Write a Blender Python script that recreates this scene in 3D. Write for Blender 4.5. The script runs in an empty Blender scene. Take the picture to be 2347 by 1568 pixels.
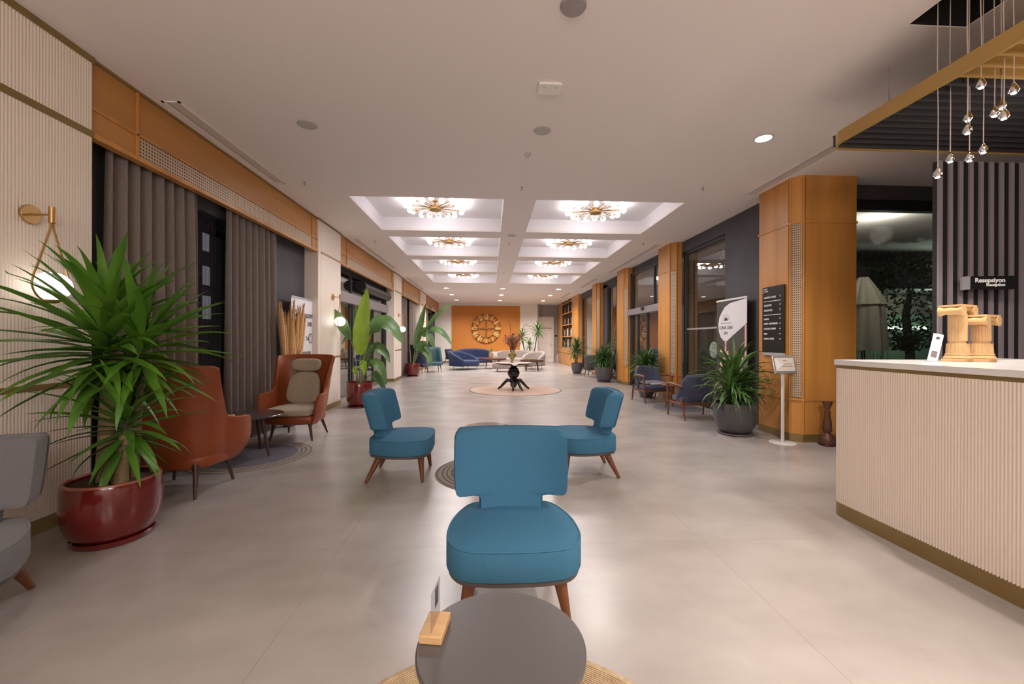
import bpy, bmesh, math, random
from mathutils import Vector, Matrix, Euler
from math import sin, cos, pi, radians as R, sqrt, atan2, hypot
random.seed(7)
C = bpy.context.scene.collection
SC = bpy.context.scene

# ------------------------------------------------------------------ camera
cam_d = bpy.data.cameras.new('camera'); cam = bpy.data.objects.new('camera', cam_d); C.objects.link(cam)
cam_d.sensor_width = 36.0; cam_d.lens = 36.0 * 940.0 / 2347.0
cam_d.shift_y = -4.0 / 2347.0; cam_d.clip_start = 0.03; cam_d.clip_end = 200
CAM_H = 1.30
cam.matrix_world = (Matrix.Translation((0, 0, CAM_H)) @ Matrix.Rotation(-math.atan(48.5 / 940.0), 4, 'Z')
                    @ Matrix.Rotation(R(90), 4, 'X') @ Matrix.Rotation(0.003, 4, 'Z'))
SC.camera = cam

# ------------------------------------------------------------------ world, exposure
w = bpy.data.worlds.new('night'); SC.world = w; w.use_nodes = True
bg = w.node_tree.nodes['Background']; bg.inputs[0].default_value = (0.16, 0.15, 0.17, 1); bg.inputs[1].default_value = 0.25
SC.view_settings.view_transform = 'Standard'; SC.view_settings.look = 'None'
SC.view_settings.exposure = 0.52; SC.view_settings.gamma = 1.0; SC.view_settings.use_curve_mapping = False
CE = 3.43            # ceiling height

def lamp(name, kind, loc, power, col=(1, .9, .8), size=.1, aim=None, spot=None, blend=.6, sy=None):
    d = bpy.data.lights.new(name, kind); d.energy = power; d.color = col
    if kind == 'AREA':
        d.size = size
        if sy: d.shape = 'RECTANGLE'; d.size_y = sy
    else: d.shadow_soft_size = size
    if spot: d.spot_size = R(spot); d.spot_blend = blend
    o = bpy.data.objects.new(name, d); C.objects.link(o); o.location = loc
    if aim is not None: o.rotation_euler = (Vector(aim) - Vector(loc)).to_track_quat('-Z', 'Y').to_euler()
    return o
WARM = (1, .86, .75); NEUT = (1, .92, .88)
# ceiling spots in the reception recess, aimed across the walkway
for y, e in ((-0.6, 190), (0.4, 230), (1.3, 150)):
    lamp('recess_spot', 'SPOT', (2.92, y, 3.47), e, WARM, .10, aim=(1.85, y + .1, 0), spot=86, blend=.8)
# added fill lights behind the camera, without a fixture
lamp('rear_fill_light', 'POINT', (-.7, -2.2, 2.35), 105, NEUT, .5)
lamp('rear_fill_light', 'POINT', (1.3, -2.8, 2.35), 105, NEUT, .5)
# ceiling downlight over the right aisle
lamp('downlight', 'SPOT', (2.85, 4.16, 3.40), 130, NEUT, .06, aim=(2.85, 4.16, 0), spot=110, blend=.8)
for y in (16.9, 19.27, 21.9):
    for x in (-1.83, .485, 2.8):
        lamp('downlight', 'SPOT', (x, y, 3.40), 210, NEUT, .06, aim=(x, y, 0), spot=155, blend=.8)
# down light of each chandelier
for cy in (7.12, 9.5, 11.92, 14.35):
    for cx in (-.96, 1.83): lamp('chandelier_light', 'SPOT', (cx, cy, 3.50), 84, (1, .93, .90), .22, aim=(cx, cy, 0), spot=160, blend=.5)
# pendant cluster over the desk
lamp('reception_light', 'SPOT', (3.05, 2.35, 2.38), 60, (1, .93, .86), .12, aim=(3.1, 2.7, 0), spot=150, blend=.5)
lamp('reception_light', 'POINT', (3.6, 2.0, 2.45), 15, WARM, .12)  # added fill point beside the cluster, for the pillar face
# night lights on the terrace outside
lamp('terrace_light', 'POINT', (6.6, 6.6, 3.1), 22, (1, .95, .85), .15)
lamp('terrace_light', 'POINT', (12.2, 9.9, 4.4), 20, (1, .9, .75), .12)  # added weak light above the balcony slab, so the railing shows
lamp('terrace_light', 'POINT', (10.6, 9.3, 2.2), 26, (.8, 1, .85), .1)

# ------------------------------------------------------------------ materials
def mat(name, col, rough=.5, metal=0, emis=None, es=0, spec=None, noise=None, nscale=5, nstretch=None, bump=0, bscale=40,
        coat=0, alpha=None, trans=0, sheen=0, col2=None, ndet=4, nrange=(.3, .7)):
    m = bpy.data.materials.new(name); m.use_nodes = True
    nt = m.node_tree; b = nt.nodes['Principled BSDF']
    b.inputs['Base Color'].default_value = (*col, 1); b.inputs['Roughness'].default_value = rough
    b.inputs['Metallic'].default_value = metal
    if spec is not None: b.inputs['Specular IOR Level'].default_value = spec
    if emis: b.inputs['Emission Color'].default_value = (*emis, 1); b.inputs['Emission Strength'].default_value = es
    if coat: b.inputs['Coat Weight'].default_value = coat; b.inputs['Coat Roughness'].default_value = .15
    if trans: b.inputs['Transmission Weight'].default_value = trans
    if sheen: b.inputs['Sheen Weight'].default_value = sheen
    if noise or bump:
        tc = nt.nodes.new('ShaderNodeTexCoord'); mp = nt.nodes.new('ShaderNodeMapping')
        nt.links.new(tc.outputs['Object'], mp.inputs[0])
        if nstretch: mp.inputs['Scale'].default_value = nstretch
    if noise:
        n = nt.nodes.new('ShaderNodeTexNoise'); n.inputs['Scale'].default_value = nscale; n.inputs['Detail'].default_value = ndet
        nt.links.new(mp.outputs[0], n.inputs['Vector'])
        cr = nt.nodes.new('ShaderNodeValToRGB')
        c2 = col2 or tuple(max(0, c * (1 - noise)) for c in col)
        cr.color_ramp.elements[0].position = nrange[0]; cr.color_ramp.elements[1].position = nrange[1]
        cr.color_ramp.elements[0].color = (*c2, 1); cr.color_ramp.elements[1].color = (*col, 1)
        nt.links.new(n.outputs['Fac'], cr.inputs[0]); nt.links.new(cr.outputs[0], b.inputs['Base Color'])
    if bump:
        n2 = nt.nodes.new('ShaderNodeTexNoise'); n2.inputs['Scale'].default_value = bscale; n2.inputs['Detail'].default_value = 2
        nt.links.new(mp.outputs[0], n2.inputs['Vector'])
        bp = nt.nodes.new('ShaderNodeBump'); bp.inputs['Strength'].default_value = bump; bp.inputs['Distance'].default_value = .004
        nt.links.new(n2.outputs['Fac'], bp.inputs['Height']); nt.links.new(bp.outputs[0], b.inputs['Normal'])
    return m

M = {}
M['paint'] = mat('ceiling_paint', (.85, .78, .75), .75)
M['coffer'] = mat('coffer_paint', (.88, .85, .87), .7)
M['cream'] = mat('cream_panel', (.80, .70, .60), .42)
M['creamflute'] = mat('cream_fluted', (.80, .69, .575), .4)
M['white'] = mat('white_wall', (.84, .80, .74), .6)
M['brass'] = mat('brass', (.33, .225, .085), .42, .55, noise=.2, nscale=3)
M['brasslamp'] = mat('brass_lamp', (.50, .30, .12), .35, .8)
M['wood'] = mat('golden_wood', (.66, .29, .065), .42, noise=.30, nscale=1.6, nstretch=(3.2, 3.2, .25), coat=.1, bump=.05, bscale=60)
M['woodh'] = mat('golden_wood_horizontal', (.56, .25, .06), .42, noise=.28, nscale=1.6, nstretch=(3, .3, 4), coat=.1)
M['darkgrey'] = mat('dark_grey_plaster', (.078, .076, .085), .7, noise=.3, nscale=2.5)
M['black'] = mat('black', (.008, .007, .008), .6)
M['blackgloss'] = mat('black_gloss', (.012, .011, .012), .25)
M['slat'] = mat('dark_slat', (.25, .215, .24), .5)
M['slat_black'] = mat('black_slat', (.03, .028, .031), .55)
M['gold_slat'] = mat('gold_slat', (.45, .28, .09), .4, .35)
M['frame'] = mat('anthracite_metal', (.045, .046, .05), .4, .4)
M['alu'] = mat('aluminium', (.36, .35, .38), .4, .7)
M['silver'] = mat('silver_frame', (.62, .62, .64), .3, .6)
M['chrome'] = mat('chrome', (.7, .7, .72), .08, 1)
M['curtain'] = mat('taupe_curtain', (.23, .185, .158), .85, noise=.16, nscale=60, nstretch=(1, 1, .2), sheen=.15)
M['teal'] = mat('teal_fabric', (.050, .172, .29), .85, noise=.10, nscale=90, bump=.25, bscale=500, spec=.25)
M['greyfab'] = mat('grey_fabric', (.155, .155, .165), .85, noise=.15, nscale=90, bump=.25, bscale=400, sheen=.2)
M['walnut'] = mat('walnut', (.20, .068, .026), .4, noise=.35, nscale=5, nstretch=(6, 6, .8))
M['darkwalnut'] = mat('dark_walnut', (.075, .035, .022), .4, noise=.3, nscale=5, nstretch=(6, 6, .8))
M['base_grey'] = mat('chair_base_grey', (.085, .072, .070), .5)
M['leather'] = mat('rust_leather', (.30, .066, .018), .42, noise=.12, nscale=9, bump=.08, bscale=200)
M['beige'] = mat('beige_fabric', (.42, .35, .25), .85, noise=.1, nscale=60, sheen=.3)
M['red'] = mat('oxblood_glaze', (.165, .013, .011), .16, coat=.6, noise=.25, nscale=6)
M['redrim'] = mat('terracotta_rim', (.33, .10, .06), .3, coat=.3)
M['greypot'] = mat('grey_ceramic', (.085, .082, .088), .38, noise=.12, nscale=14)
M['saucer'] = mat('grey_saucer', (.16, .12, .115), .4)
M['soil'] = mat('soil', (.09, .045, .025), .95, noise=.5, nscale=30)
M['leaf'] = mat('yucca_leaf', (.125, .29, .025), .42, noise=.5, nscale=2.2, col2=(.04, .125, .015), spec=.4)
M['leaf2'] = mat('dark_leaf', (.085, .19, .035), .45, noise=.5, nscale=5, col2=(.028, .085, .016))
M['paddle'] = mat('paddle_leaf', (.12, .24, .06), .4, noise=.5, nscale=3, col2=(.05, .12, .035))
M['paddlenew'] = mat('new_paddle_leaf', (.29, .46, .03), .4, noise=.4, nscale=3)
M['stem'] = mat('plant_stem', (.22, .24, .10), .5)
M['trunk'] = mat('yucca_trunk', (.33, .24, .12), .8, noise=.5, nscale=9, nstretch=(1, 1, 5))
M['trunkdark'] = mat('dark_trunk', (.06, .06, .055), .8, noise=.4, nscale=9, nstretch=(1, 1, 5))
M['tabletop'] = mat('graphite_top', (.100, .090, .088), .38, noise=.06, nscale=2)
M['darktop'] = mat('dark_top', (.05, .042, .045), .25, coat=.4)
M['mirror_top'] = mat('glossy_grey_top', (.11, .11, .12), .06, coat=.6)
M['pine'] = mat('light_wood', (.66, .41, .19), .5, noise=.2, nscale=4, nstretch=(1, 8, 1))
M['jute'] = mat('jute', (.56, .41, .25), .9, noise=.3, nscale=40)
M['blueyarn'] = mat('blue_yarn', (.05, .07, .22), .9)
M['rugmid'] = mat('rug_slate', (.125, .12, .145), .95, noise=.15, nscale=60)
M['ruglight'] = mat('rug_taupe', (.30, .25, .215), .95, noise=.15, nscale=60)
M['rugdark'] = mat('rug_brown', (.12, .095, .085), .95)
M['rugbeige'] = mat('rug_beige', (.50, .36, .28), .95, noise=.12, nscale=30)
M['marble'] = mat('white_stone', (.80, .775, .76), .22, noise=.06, nscale=3)
M['orange'] = mat('burnt_orange_paint', (.60, .215, .035), .65)
M['gold'] = mat('gold_leaf', (.92, .66, .24), .45, .1)
M['umber'] = mat('bronze_ring', (.14, .055, .012), .45, .4)
M['bronze'] = mat('clock_hand_bronze', (.46, .22, .08), .4, .5)
M['sand'] = mat('carved_sandstone', (.68, .43, .20), .7, noise=.22, nscale=12, bump=.2, bscale=60)
M['paper'] = mat('white_print', (.78, .76, .79), .6)
M['ink'] = mat('dark_print', (.07, .06, .065), .6)
M['greyink'] = mat('grey_print', (.20, .18, .19), .6)
M['brownink'] = mat('brown_print', (.30, .20, .15), .6)
M['whiteink'] = mat('white_lettering', (.85, .85, .85), .6)
M['bannerdark'] = mat('olive_print', (.075, .065, .052), .6, noise=.3, nscale=4)
M['pink'] = mat('pink_print', (.75, .42, .36), .6)
M['pampas'] = mat('pampas_plume', (.72, .43, .20), .95, noise=.3, nscale=50)
M['velvet'] = mat('navy_velvet', (.018, .033, .10), .8, noise=.3, nscale=6)
M['navy'] = mat('navy_fabric', (.055, .062, .115), .85, sheen=.3, noise=.15, nscale=60)
M['midnight'] = mat('midnight_fabric', (.012, .022, .055), .8, sheen=.2)
M['tealgrey'] = mat('teal_grey_fabric', (.05, .11, .13), .8)
M['charcoal'] = mat('charcoal_fabric', (.06, .055, .052), .85)
M['pattern'] = mat('taupe_woven_fabric', (.38, .32, .29), .85, noise=.4, nscale=28, nstretch=(1, 1, 4))
M['dried'] = mat('dried_flowers', (.28, .10, .05), .9, noise=.6, nscale=14)
M['driedpink'] = mat('dried_grass_pink', (.42, .20, .14), .9, noise=.4, nscale=14)
M['vaseg'] = mat('old_gold_vase', (.30, .21, .07), .4, .5, noise=.3, nscale=10)
M['carved'] = mat('carved_dark_wood', (.13, .045, .025), .45, noise=.3, nscale=8)
M['canvas'] = mat('parasol_canvas', (.40, .36, .29), .9)
M['extgreen'] = mat('pale_green_wall', (.20, .30, .20), .8)
M['extgrey'] = mat('terrace_grey', (.10, .095, .10), .8)
M['extbeige'] = mat('terrace_beige', (.32, .26, .21), .8)
M['extleaf'] = mat('night_foliage', (.045, .055, .025), .7)
M['tube'] = mat('lit_tube', (.9, 1, .9), .5, emis=(.85, 1, .88), es=1.6)
M['globe'] = mat('opal_globe', (.95, .95, .97), .3, emis=(1, .955, .96), es=1.6)
M['bulb'] = mat('opal_bulb', (.95, .93, .93), .3, emis=(1, .955, .985), es=8.5)
M['disc'] = mat('downlight_lens', (1, 1, 1), .4, emis=(1, .93, .86), es=6)
M['pendlight'] = mat('pendant_lens', (1, 1, 1), .4, emis=(1, .95, .9), es=14)
M['cable'] = mat('pale_cable', (.52, .43, .37), .5)
M['speaker'] = mat('ceiling_fitting', (.50, .46, .43), .7)
M['ventslot'] = mat('vent_slot', (.62, .56, .51), .8)
M['lensgrey'] = mat('matt_grey', (.33, .30, .29), .7)
M['bookd'] = mat('dark_book', (.035, .028, .024), .7)
M['booko'] = mat('ochre_book', (.35, .22, .12), .7)
M['bookc'] = mat('cream_book', (.62, .52, .42), .7)
M['shelfback'] = mat('shelf_back', (.085, .045, .022), .6)

def mesh_mat():
    m = bpy.data.materials.new('brass_mesh_screen'); m.use_nodes = True; nt = m.node_tree
    b = nt.nodes['Principled BSDF']; b.inputs['Roughness'].default_value = .45; b.inputs['Metallic'].default_value = .3
    tc = nt.nodes.new('ShaderNodeTexCoord'); sp = nt.nodes.new('ShaderNodeSeparateXYZ')
    nt.links.new(tc.outputs['Object'], sp.inputs[0])
    def mth(op, a, bb=None):
        n = nt.nodes.new('ShaderNodeMath'); n.operation = op
        for k, v in ((0, a), (1, bb)):
            if v is None: continue
            if isinstance(v, (int, float)): n.inputs[k].default_value = v
            else: nt.links.new(v, n.inputs[k])
        return n.outputs[0]
    h = mth('SUBTRACT', sp.outputs[0], sp.outputs[1])
    F = 2 * pi / .030
    s1 = mth('SINE', mth('MULTIPLY', h, F)); s2 = mth('SINE', mth('MULTIPLY', sp.outputs[2], F))
    v = mth('GREATER_THAN', mth('MINIMUM', s1, s2), -.05)
    mx = nt.nodes.new('ShaderNodeMix'); mx.data_type = 'RGBA'
    mx.inputs[6].default_value = (.55, .42, .29, 1); mx.inputs[7].default_value = (.10, .05, .03, 1)
    nt.links.new(v, mx.inputs[0]); nt.links.new(mx.outputs[2], b.inputs['Base Color'])
    return m
M['mesh'] = mesh_mat()

def glass_mat():
    m = bpy.data.materials.new('window_glass'); m.use_nodes = True; nt = m.node_tree; nt.nodes.clear()
    o = nt.nodes.new('ShaderNodeOutputMaterial'); t = nt.nodes.new('ShaderNodeBsdfTransparent'); t.inputs[0].default_value = (.80, .82, .80, 1)
    g = nt.nodes.new('ShaderNodeBsdfGlossy'); g.inputs['Roughness'].default_value = .01; g.inputs[0].default_value = (.95, .93, .92, 1)
    lw = nt.nodes.new('ShaderNodeLayerWeight'); lw.inputs[0].default_value = .5
    f0 = nt.nodes.new('ShaderNodeMath'); f0.operation = 'POWER'; f0.inputs[1].default_value = 4; nt.links.new(lw.outputs['Facing'], f0.inputs[0])
    f = nt.nodes.new('ShaderNodeMath'); f.operation = 'MULTIPLY_ADD'; f.inputs[1].default_value = .85; f.inputs[2].default_value = .06; nt.links.new(f0.outputs[0], f.inputs[0])
    mx = nt.nodes.new('ShaderNodeMixShader')
    nt.links.new(f.outputs[0], mx.inputs[0]); nt.links.new(t.outputs[0], mx.inputs[1]); nt.links.new(g.outputs[0], mx.inputs[2])
    nt.links.new(mx.outputs[0], o.inputs[0]); return m
M['glass'] = glass_mat()
def acrylic_mat():
    m = bpy.data.materials.new('clear_acrylic'); m.use_nodes = True; nt = m.node_tree; nt.nodes.clear()
    o = nt.nodes.new('ShaderNodeOutputMaterial'); t = nt.nodes.new('ShaderNodeBsdfTransparent'); t.inputs[0].default_value = (.86, .86, .87, 1)
    g = nt.nodes.new('ShaderNodeBsdfGlossy'); g.inputs['Roughness'].default_value = .05
    mx = nt.nodes.new('ShaderNodeMixShader'); mx.inputs[0].default_value = .12
    nt.links.new(t.outputs[0], mx.inputs[1]); nt.links.new(g.outputs[0], mx.inputs[2])
    nt.links.new(mx.outputs[0], o.inputs[0]); return m
M['acrylic'] = acrylic_mat()
def sheer_mat():
    m = bpy.data.materials.new('sheer_voile'); m.use_nodes = True; nt = m.node_tree; b = nt.nodes['Principled BSDF']
    b.inputs['Base Color'].default_value = (.06, .045, .065, 1); b.inputs['Roughness'].default_value = .9; b.inputs['Alpha'].default_value = .45; return m
M['plum'] = sheer_mat()
M['glowpane'] = mat('pale_pane', (.9, .85, .9), .5, emis=(.85, .78, 1), es=.22)  # emission standing in for light patterns in the left glass

def floor_mat():
    m = bpy.data.materials.new('large_format_stone_tile'); m.use_nodes = True; nt = m.node_tree
    b = nt.nodes['Principled BSDF']
    tc = nt.nodes.new('ShaderNodeTexCoord'); sp = nt.nodes.new('ShaderNodeSeparateXYZ'); nt.links.new(tc.outputs['Object'], sp.inputs[0])
    def mth(op, a, bb=None):
        n = nt.nodes.new('ShaderNodeMath'); n.operation = op
        for k, v in ((0, a), (1, bb)):
            if v is None: continue
            if isinstance(v, (int, float)): n.inputs[k].default_value = v
            else: nt.links.new(v, n.inputs[k])
        return n.outputs[0]
    def line(c, off, period, wd):
        fr = mth('FRACT', mth('DIVIDE', mth('ADD', c, off), period))
        return mth('LESS_THAN', mth('ABSOLUTE', mth('SUBTRACT', fr, .5)), wd / period)
    # joints at x = -2.09 + 1.155 n and y = 2.6 + 2.31 n
    lx = line(sp.outputs[0], 2.09 + 1.155 * 50.5, 1.155, .0016); ly = line(sp.outputs[1], -2.6 + 2.31 * 50.5, 2.31, .0016)
    ln = mth('MAXIMUM', lx, ly)
    mp = nt.nodes.new('ShaderNodeMapping'); mp.inputs['Scale'].default_value = (.8, 1.2, 1); nt.links.new(tc.outputs['Object'], mp.inputs[0])
    n1 = nt.nodes.new('ShaderNodeTexNoise'); n1.inputs['Scale'].default_value = 1.6; n1.inputs['Detail'].default_value = 5; n1.inputs['Roughness'].default_value = .55
    nt.links.new(mp.outputs[0], n1.inputs['Vector'])
    cr = nt.nodes.new('ShaderNodeValToRGB'); e = cr.color_ramp.elements
    e[0].position = .30; e[0].color = (.315, .285, .265, 1); e[1].position = .70; e[1].color = (.43, .395, .372, 1)
    nt.links.new(n1.outputs['Fac'], cr.inputs[0])
    mx = nt.nodes.new('ShaderNodeMix'); mx.data_type = 'RGBA'; nt.links.new(ln, mx.inputs[0]); nt.links.new(cr.outputs[0], mx.inputs[6])
    mx.inputs[7].default_value = (.29, .255, .235, 1)
    nt.links.new(mx.outputs[2], b.inputs['Base Color'])
    rr = nt.nodes.new('ShaderNodeMapRange'); rr.inputs[3].default_value = .27; rr.inputs[4].default_value = .27
    nt.links.new(n1.outputs['Fac'], rr.inputs[0]); nt.links.new(rr.outputs[0], b.inputs['Roughness'])
    b.inputs['Specular IOR Level'].default_value = .5
    return m
M['floor'] = floor_mat()

# ------------------------------------------------------------------ mesh builder
class MB:
    def __init__(s): s.v = []; s.f = []
    def add(s, vs, fs):
        o = len(s.v); s.v += [tuple(p) for p in vs]; s.f += [tuple(i + o for i in f) for f in fs]; return s
    def box(s, a, b):
        x0, x1 = sorted((a[0], b[0])); y0, y1 = sorted((a[1], b[1])); z0, z1 = sorted((a[2], b[2]))
        return s.add([(x0,y0,z0),(x1,y0,z0),(x1,y1,z0),(x0,y1,z0),(x0,y0,z1),(x1,y0,z1),(x1,y1,z1),(x0,y1,z1)],
                     [(0,3,2,1),(4,5,6,7),(0,1,5,4),(1,2,6,5),(2,3,7,6),(3,0,4,7)])
    def obox(s, c, ux, uy, uz):          # oriented box: centre and three half-extent vectors
        c, ux, uy, uz = map(Vector, (c, ux, uy, uz)); p = []
        for k in (-1, 1):
            for i, j in ((-1,-1),(1,-1),(1,1),(-1,1)): p.append(c + ux*i + uy*j + uz*k)
        return s.add(p, [(0,3,2,1),(4,5,6,7),(0,1,5,4),(1,2,6,5),(2,3,7,6),(3,0,4,7)])
    def loft(s, rings, cap0=True, cap1=True, closed=True):
        n = len(rings[0]); vs = [p for r in rings for p in r]; fs = []
        for i in range(len(rings) - 1):
            for j in range(n if closed else n - 1):
                k = (j + 1) % n; fs.append((i*n+j, i*n+k, (i+1)*n+k, (i+1)*n+j))
        if cap0: fs.append(tuple(reversed(range(n))))
        if cap1: fs.append(tuple((len(rings)-1)*n + j for j in range(n)))
        return s.add(vs, fs)
    def lathe(s, prof, c=(0,0), n=32, cap0=True, cap1=True, flute=0, nf=0):
        rings = []
        for r, z in prof:
            rings.append([(c[0] + r*(1 - (flute if flute and abs(sin(nf*pi*j/n)) < .45 else 0))*cos(2*pi*j/n), c[1] + r*sin(2*pi*j/n)*(1 - (flute if flute and abs(sin(nf*pi*j/n)) < .45 else 0)), z) for j in range(n)])
        return s.loft(rings, cap0, cap1)
    def tube(s, pts, rad, n=8, cap=True):
        pts = [Vector(p) for p in pts]; m = len(pts)
        rads = rad if isinstance(rad, (list, tuple)) else [rad] * m
        rings = []; prev = None
        for i, p in enumerate(pts):
            t = (pts[min(i+1, m-1)] - pts[max(i-1, 0)]).normalized()
            if prev is None:
                a = Vector((0,0,1)) if abs(t.z) < .9 else Vector((1,0,0)); u = t.cross(a).normalized()
            else: u = (prev - t * prev.dot(t)).normalized()
            prev = u; v = t.cross(u)
            rings.append([p + (u*cos(2*pi*j/n) + v*sin(2*pi*j/n)) * rads[i] for j in range(n)])
        return s.loft(rings, cap, cap)
    def cyl(s, a, b, r, r2=None, n=24): return s.tube([a, b], [r, r if r2 is None else r2], n)
    def sphere(s, c, r, n=16, m=10, sz=1):
        rings = []
        for i in range(1, m):
            th = pi*i/m - pi/2
            rings.append([(c[0] + r*cos(th)*cos(2*pi*j/n), c[1] + r*cos(th)*sin(2*pi*j/n), c[2] + r*sz*sin(th)) for j in range(n)])
        return s.loft(rings)
    def prism(s, poly, z0, z1): return s.loft([[(x, y, z0) for x, y in poly], [(x, y, z1) for x, y in poly]])
    def extr(s, poly3, d):               # polygon of 3d points, extruded by vector d
        d = Vector(d); return s.loft([[Vector(p) for p in poly3], [Vector(p) + d for p in poly3]])
    def build(s, name, m, parent=None, smooth=True, bev=0, seg=2, sub=0, ang=38, solid=0):
        me = bpy.data.meshes.new(name); me.from_pydata(s.v, [], s.f); me.update()
        bm = bmesh.new(); bm.from_mesh(me); bmesh.ops.recalc_face_normals(bm, faces=bm.faces); bm.to_mesh(me); bm.free()
        if smooth:
            me.polygons.foreach_set('use_smooth', [True] * len(me.polygons)); me.set_sharp_from_angle(angle=R(ang))
        me.materials.append(M[m] if isinstance(m, str) else m)
        o = bpy.data.objects.new(name, me); C.objects.link(o)
        if parent: o.parent = parent
        if solid:
            q = o.modifiers.new('solid', 'SOLIDIFY'); q.thickness = solid; q.offset = 0
        if bev:
            q = o.modifiers.new('bevel', 'BEVEL'); q.width = bev; q.segments = seg; q.limit_method = 'ANGLE'; q.angle_limit = R(40)
        if sub:
            q = o.modifiers.new('sub', 'SUBSURF'); q.levels = sub; q.render_levels = sub
        return o

def tag(o, label=None, cat=None, group=None, kind=None):
    if label: o['label'] = label
    if cat: o['category'] = cat
    if group: o['group'] = group
    if kind: o['kind'] = kind
    return o
def thing(name, label, cat, loc=(0,0,0), rz=0, group=None):
    o = bpy.data.objects.new(name, None); o.empty_display_size = .1; C.objects.link(o); o.location = loc; o.rotation_euler = (0,0,rz)
    return tag(o, label, cat, group)
def struct(o): o['kind'] = 'structure'; return o
def kids(o): return [c for c in bpy.data.objects if c.parent == o]
def dup(o, loc=None, rz=None, label=None, group=None, parent=None):
    c = o.copy(); C.objects.link(c); c.parent = parent
    if loc is not None: c.location = loc
    if rz is not None: c.rotation_euler = (0,0,rz)
    if label: c['label'] = label
    if group: c['group'] = group
    for ch in kids(o): dup(ch, parent=c)
    return c
def text(body, name, size, loc, rot, m, parent, align='LEFT', bold=0):
    d = bpy.data.curves.new(name, 'FONT'); d.body = body; d.size = size; d.extrude = .0012; d.align_x = align; d.offset = bold
    d.materials.append(M[m]); o = bpy.data.objects.new(name, d); C.objects.link(o); o.location = loc; o.rotation_euler = rot
    me = bpy.data.meshes.new_from_object(o); bpy.data.objects.remove(o); o = bpy.data.objects.new(name, me); C.objects.link(o); o.location = loc; o.rotation_euler = rot
    if parent: o.parent = parent
    return o

# ================================================================== SETTING
YB, YF = -5.0, 24.3        # back and far end of the lobby
struct(MB().box((-4.4, YB, -.12), (11.5, YF + .8, 0)).build('floor', 'floor', smooth=False))

# ceiling with eight coffers and the reception recess
CX = ((-2.11, .19), (.68, 2.98)); CY = ((6.19, 8.06), (8.565, 10.45), (10.97, 12.87), (13.35, 15.35))
RX, RY = (2.80, 3.21), (-1.6, 2.62)
xs = sorted({-4.4, 11.5, *[v for c in CX for v in c], *RX}); ys = sorted({YB, YF + .8, *[v for c in CY for v in c], *RY})
cm = MB()
def in_hole(x, y):
    return any(a < x < b and c < y < d for a, b in CX for c, d in CY) or (RX[0] < x < RX[1] and RY[0] < y < RY[1])
for i in range(len(xs) - 1):
    for j in range(len(ys) - 1):
        if not in_hole((xs[i] + xs[i+1]) / 2, (ys[j] + ys[j+1]) / 2):
            cm.box((xs[i], ys[j], CE), (xs[i+1], ys[j+1], CE + .04))
ceiling = struct(cm.build('ceiling', 'paint', smooth=False))
DEP = .26
for a, b in CX:
    for c, d in CY:
        q = MB(); t = .02; z1 = CE + DEP
        q.box((a - t, c - t, CE + .04), (a, d + t, z1)); q.box((b, c - t, CE + .04), (b + t, d + t, z1))
        q.box((a, c - t, CE + .04), (b, c, z1)); q.box((a, d, CE + .04), (b, d + t, z1)); q.box((a - t, c - t, z1), (b + t, d + t, z1 + .03))
        struct(q.build('ceiling_coffer', 'coffer', parent=ceiling, smooth=False))
q = MB(); a, b = RX; c, d = RY; z1 = CE + .3; t = .02
e_ = .003
q.box((a - t, c - t, CE + .006), (a + e_, d + t, z1)); q.box((b - e_, c - t, CE + .006), (b + t, d + t, z1)); q.box((a, c - t, CE + .006), (b, c + e_, z1))
q.box((a, d - e_, CE + .006), (b, d + t, z1)); q.box((a - t, c - t, z1), (b + t, d + t, z1 + .03))
struct(q.build('ceiling_recess', 'black', parent=ceiling, smooth=False))

# ---- far wall
struct(MB().box((-4.0, 24.0, 0), (2.74, 24.2, CE)).build('wall_far', 'white', smooth=False))
greyw = mat('grey_wall', (.34, .32, .32), .7); M['greyw'] = greyw
struct(MB().box((2.74, 24.6, 0), (6.0, 24.8, CE)).box((2.74, 24.0, 0), (2.8, 24.6, CE)).build('wall_far_recess', 'greyw', smooth=False))
struct(MB().box((-3.2, 23.985, 0), (2.74, 24.0, .08)).build('baseboard_far', 'brass', smooth=False))
p = MB().box((-2.28, 23.965, .67), (1.70, 24.0, 3.30)).build('accent_wall_panel', 'orange', smooth=False)
tag(p, 'burnt orange panel on the far white wall behind the clock', 'wall panel')
d = MB().box((2.84, 24.54, 0), (3.78, 24.60, 2.72)).build('door_1', 'white', smooth=False); struct(d)
MB().box((2.95, 24.52, .3), (3.66, 24.54, 1.05)).box((2.95, 24.52, 1.15), (3.66, 24.54, 1.9)).build('door_panel', 'white', d, bev=.008)
MB().box((2.92, 24.50, 2.02), (3.70, 24.54, 2.06)).build('door_rail', 'lensgrey', d)
MB().cyl((3.66, 24.46, 1.05), (3.54, 24.46, 1.05), .012).cyl((3.66, 24.46, 1.05), (3.66, 24.54, 1.05), .012).build('door_handle', 'silver', d)
tag(MB().box((3.86, 24.585, 1.53), (4.08, 24.6, 1.62)).build('door_plaque', 'black', bev=.002), 'small black room plaque on the grey wall right of the far door', 'sign')

# ---- left side
def fluted(name, x, y0, y1, z0, z1, pitch, depth, m, parent=None, sgn=1):
    n = int((y1 - y0) / pitch); b = MB(); pts = []
    for i in range(n):
        for k in range(6):
            u = k / 6; pts.append((x + sgn * depth * abs(sin(pi * u)) ** .7, y0 + (i + u) * (y1 - y0) / n))
    pts.append((x, y1)); xb = x - sgn * .02
    m_ = len(pts); vs = [(px, py, z0) for px, py in pts] + [(px, py, z1) for px, py in pts]
    return b.add(vs, [(i, i+1, m_+i+1, m_+i) for i in range(m_ - 1)]).build(name, m, parent, ang=80)

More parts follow.
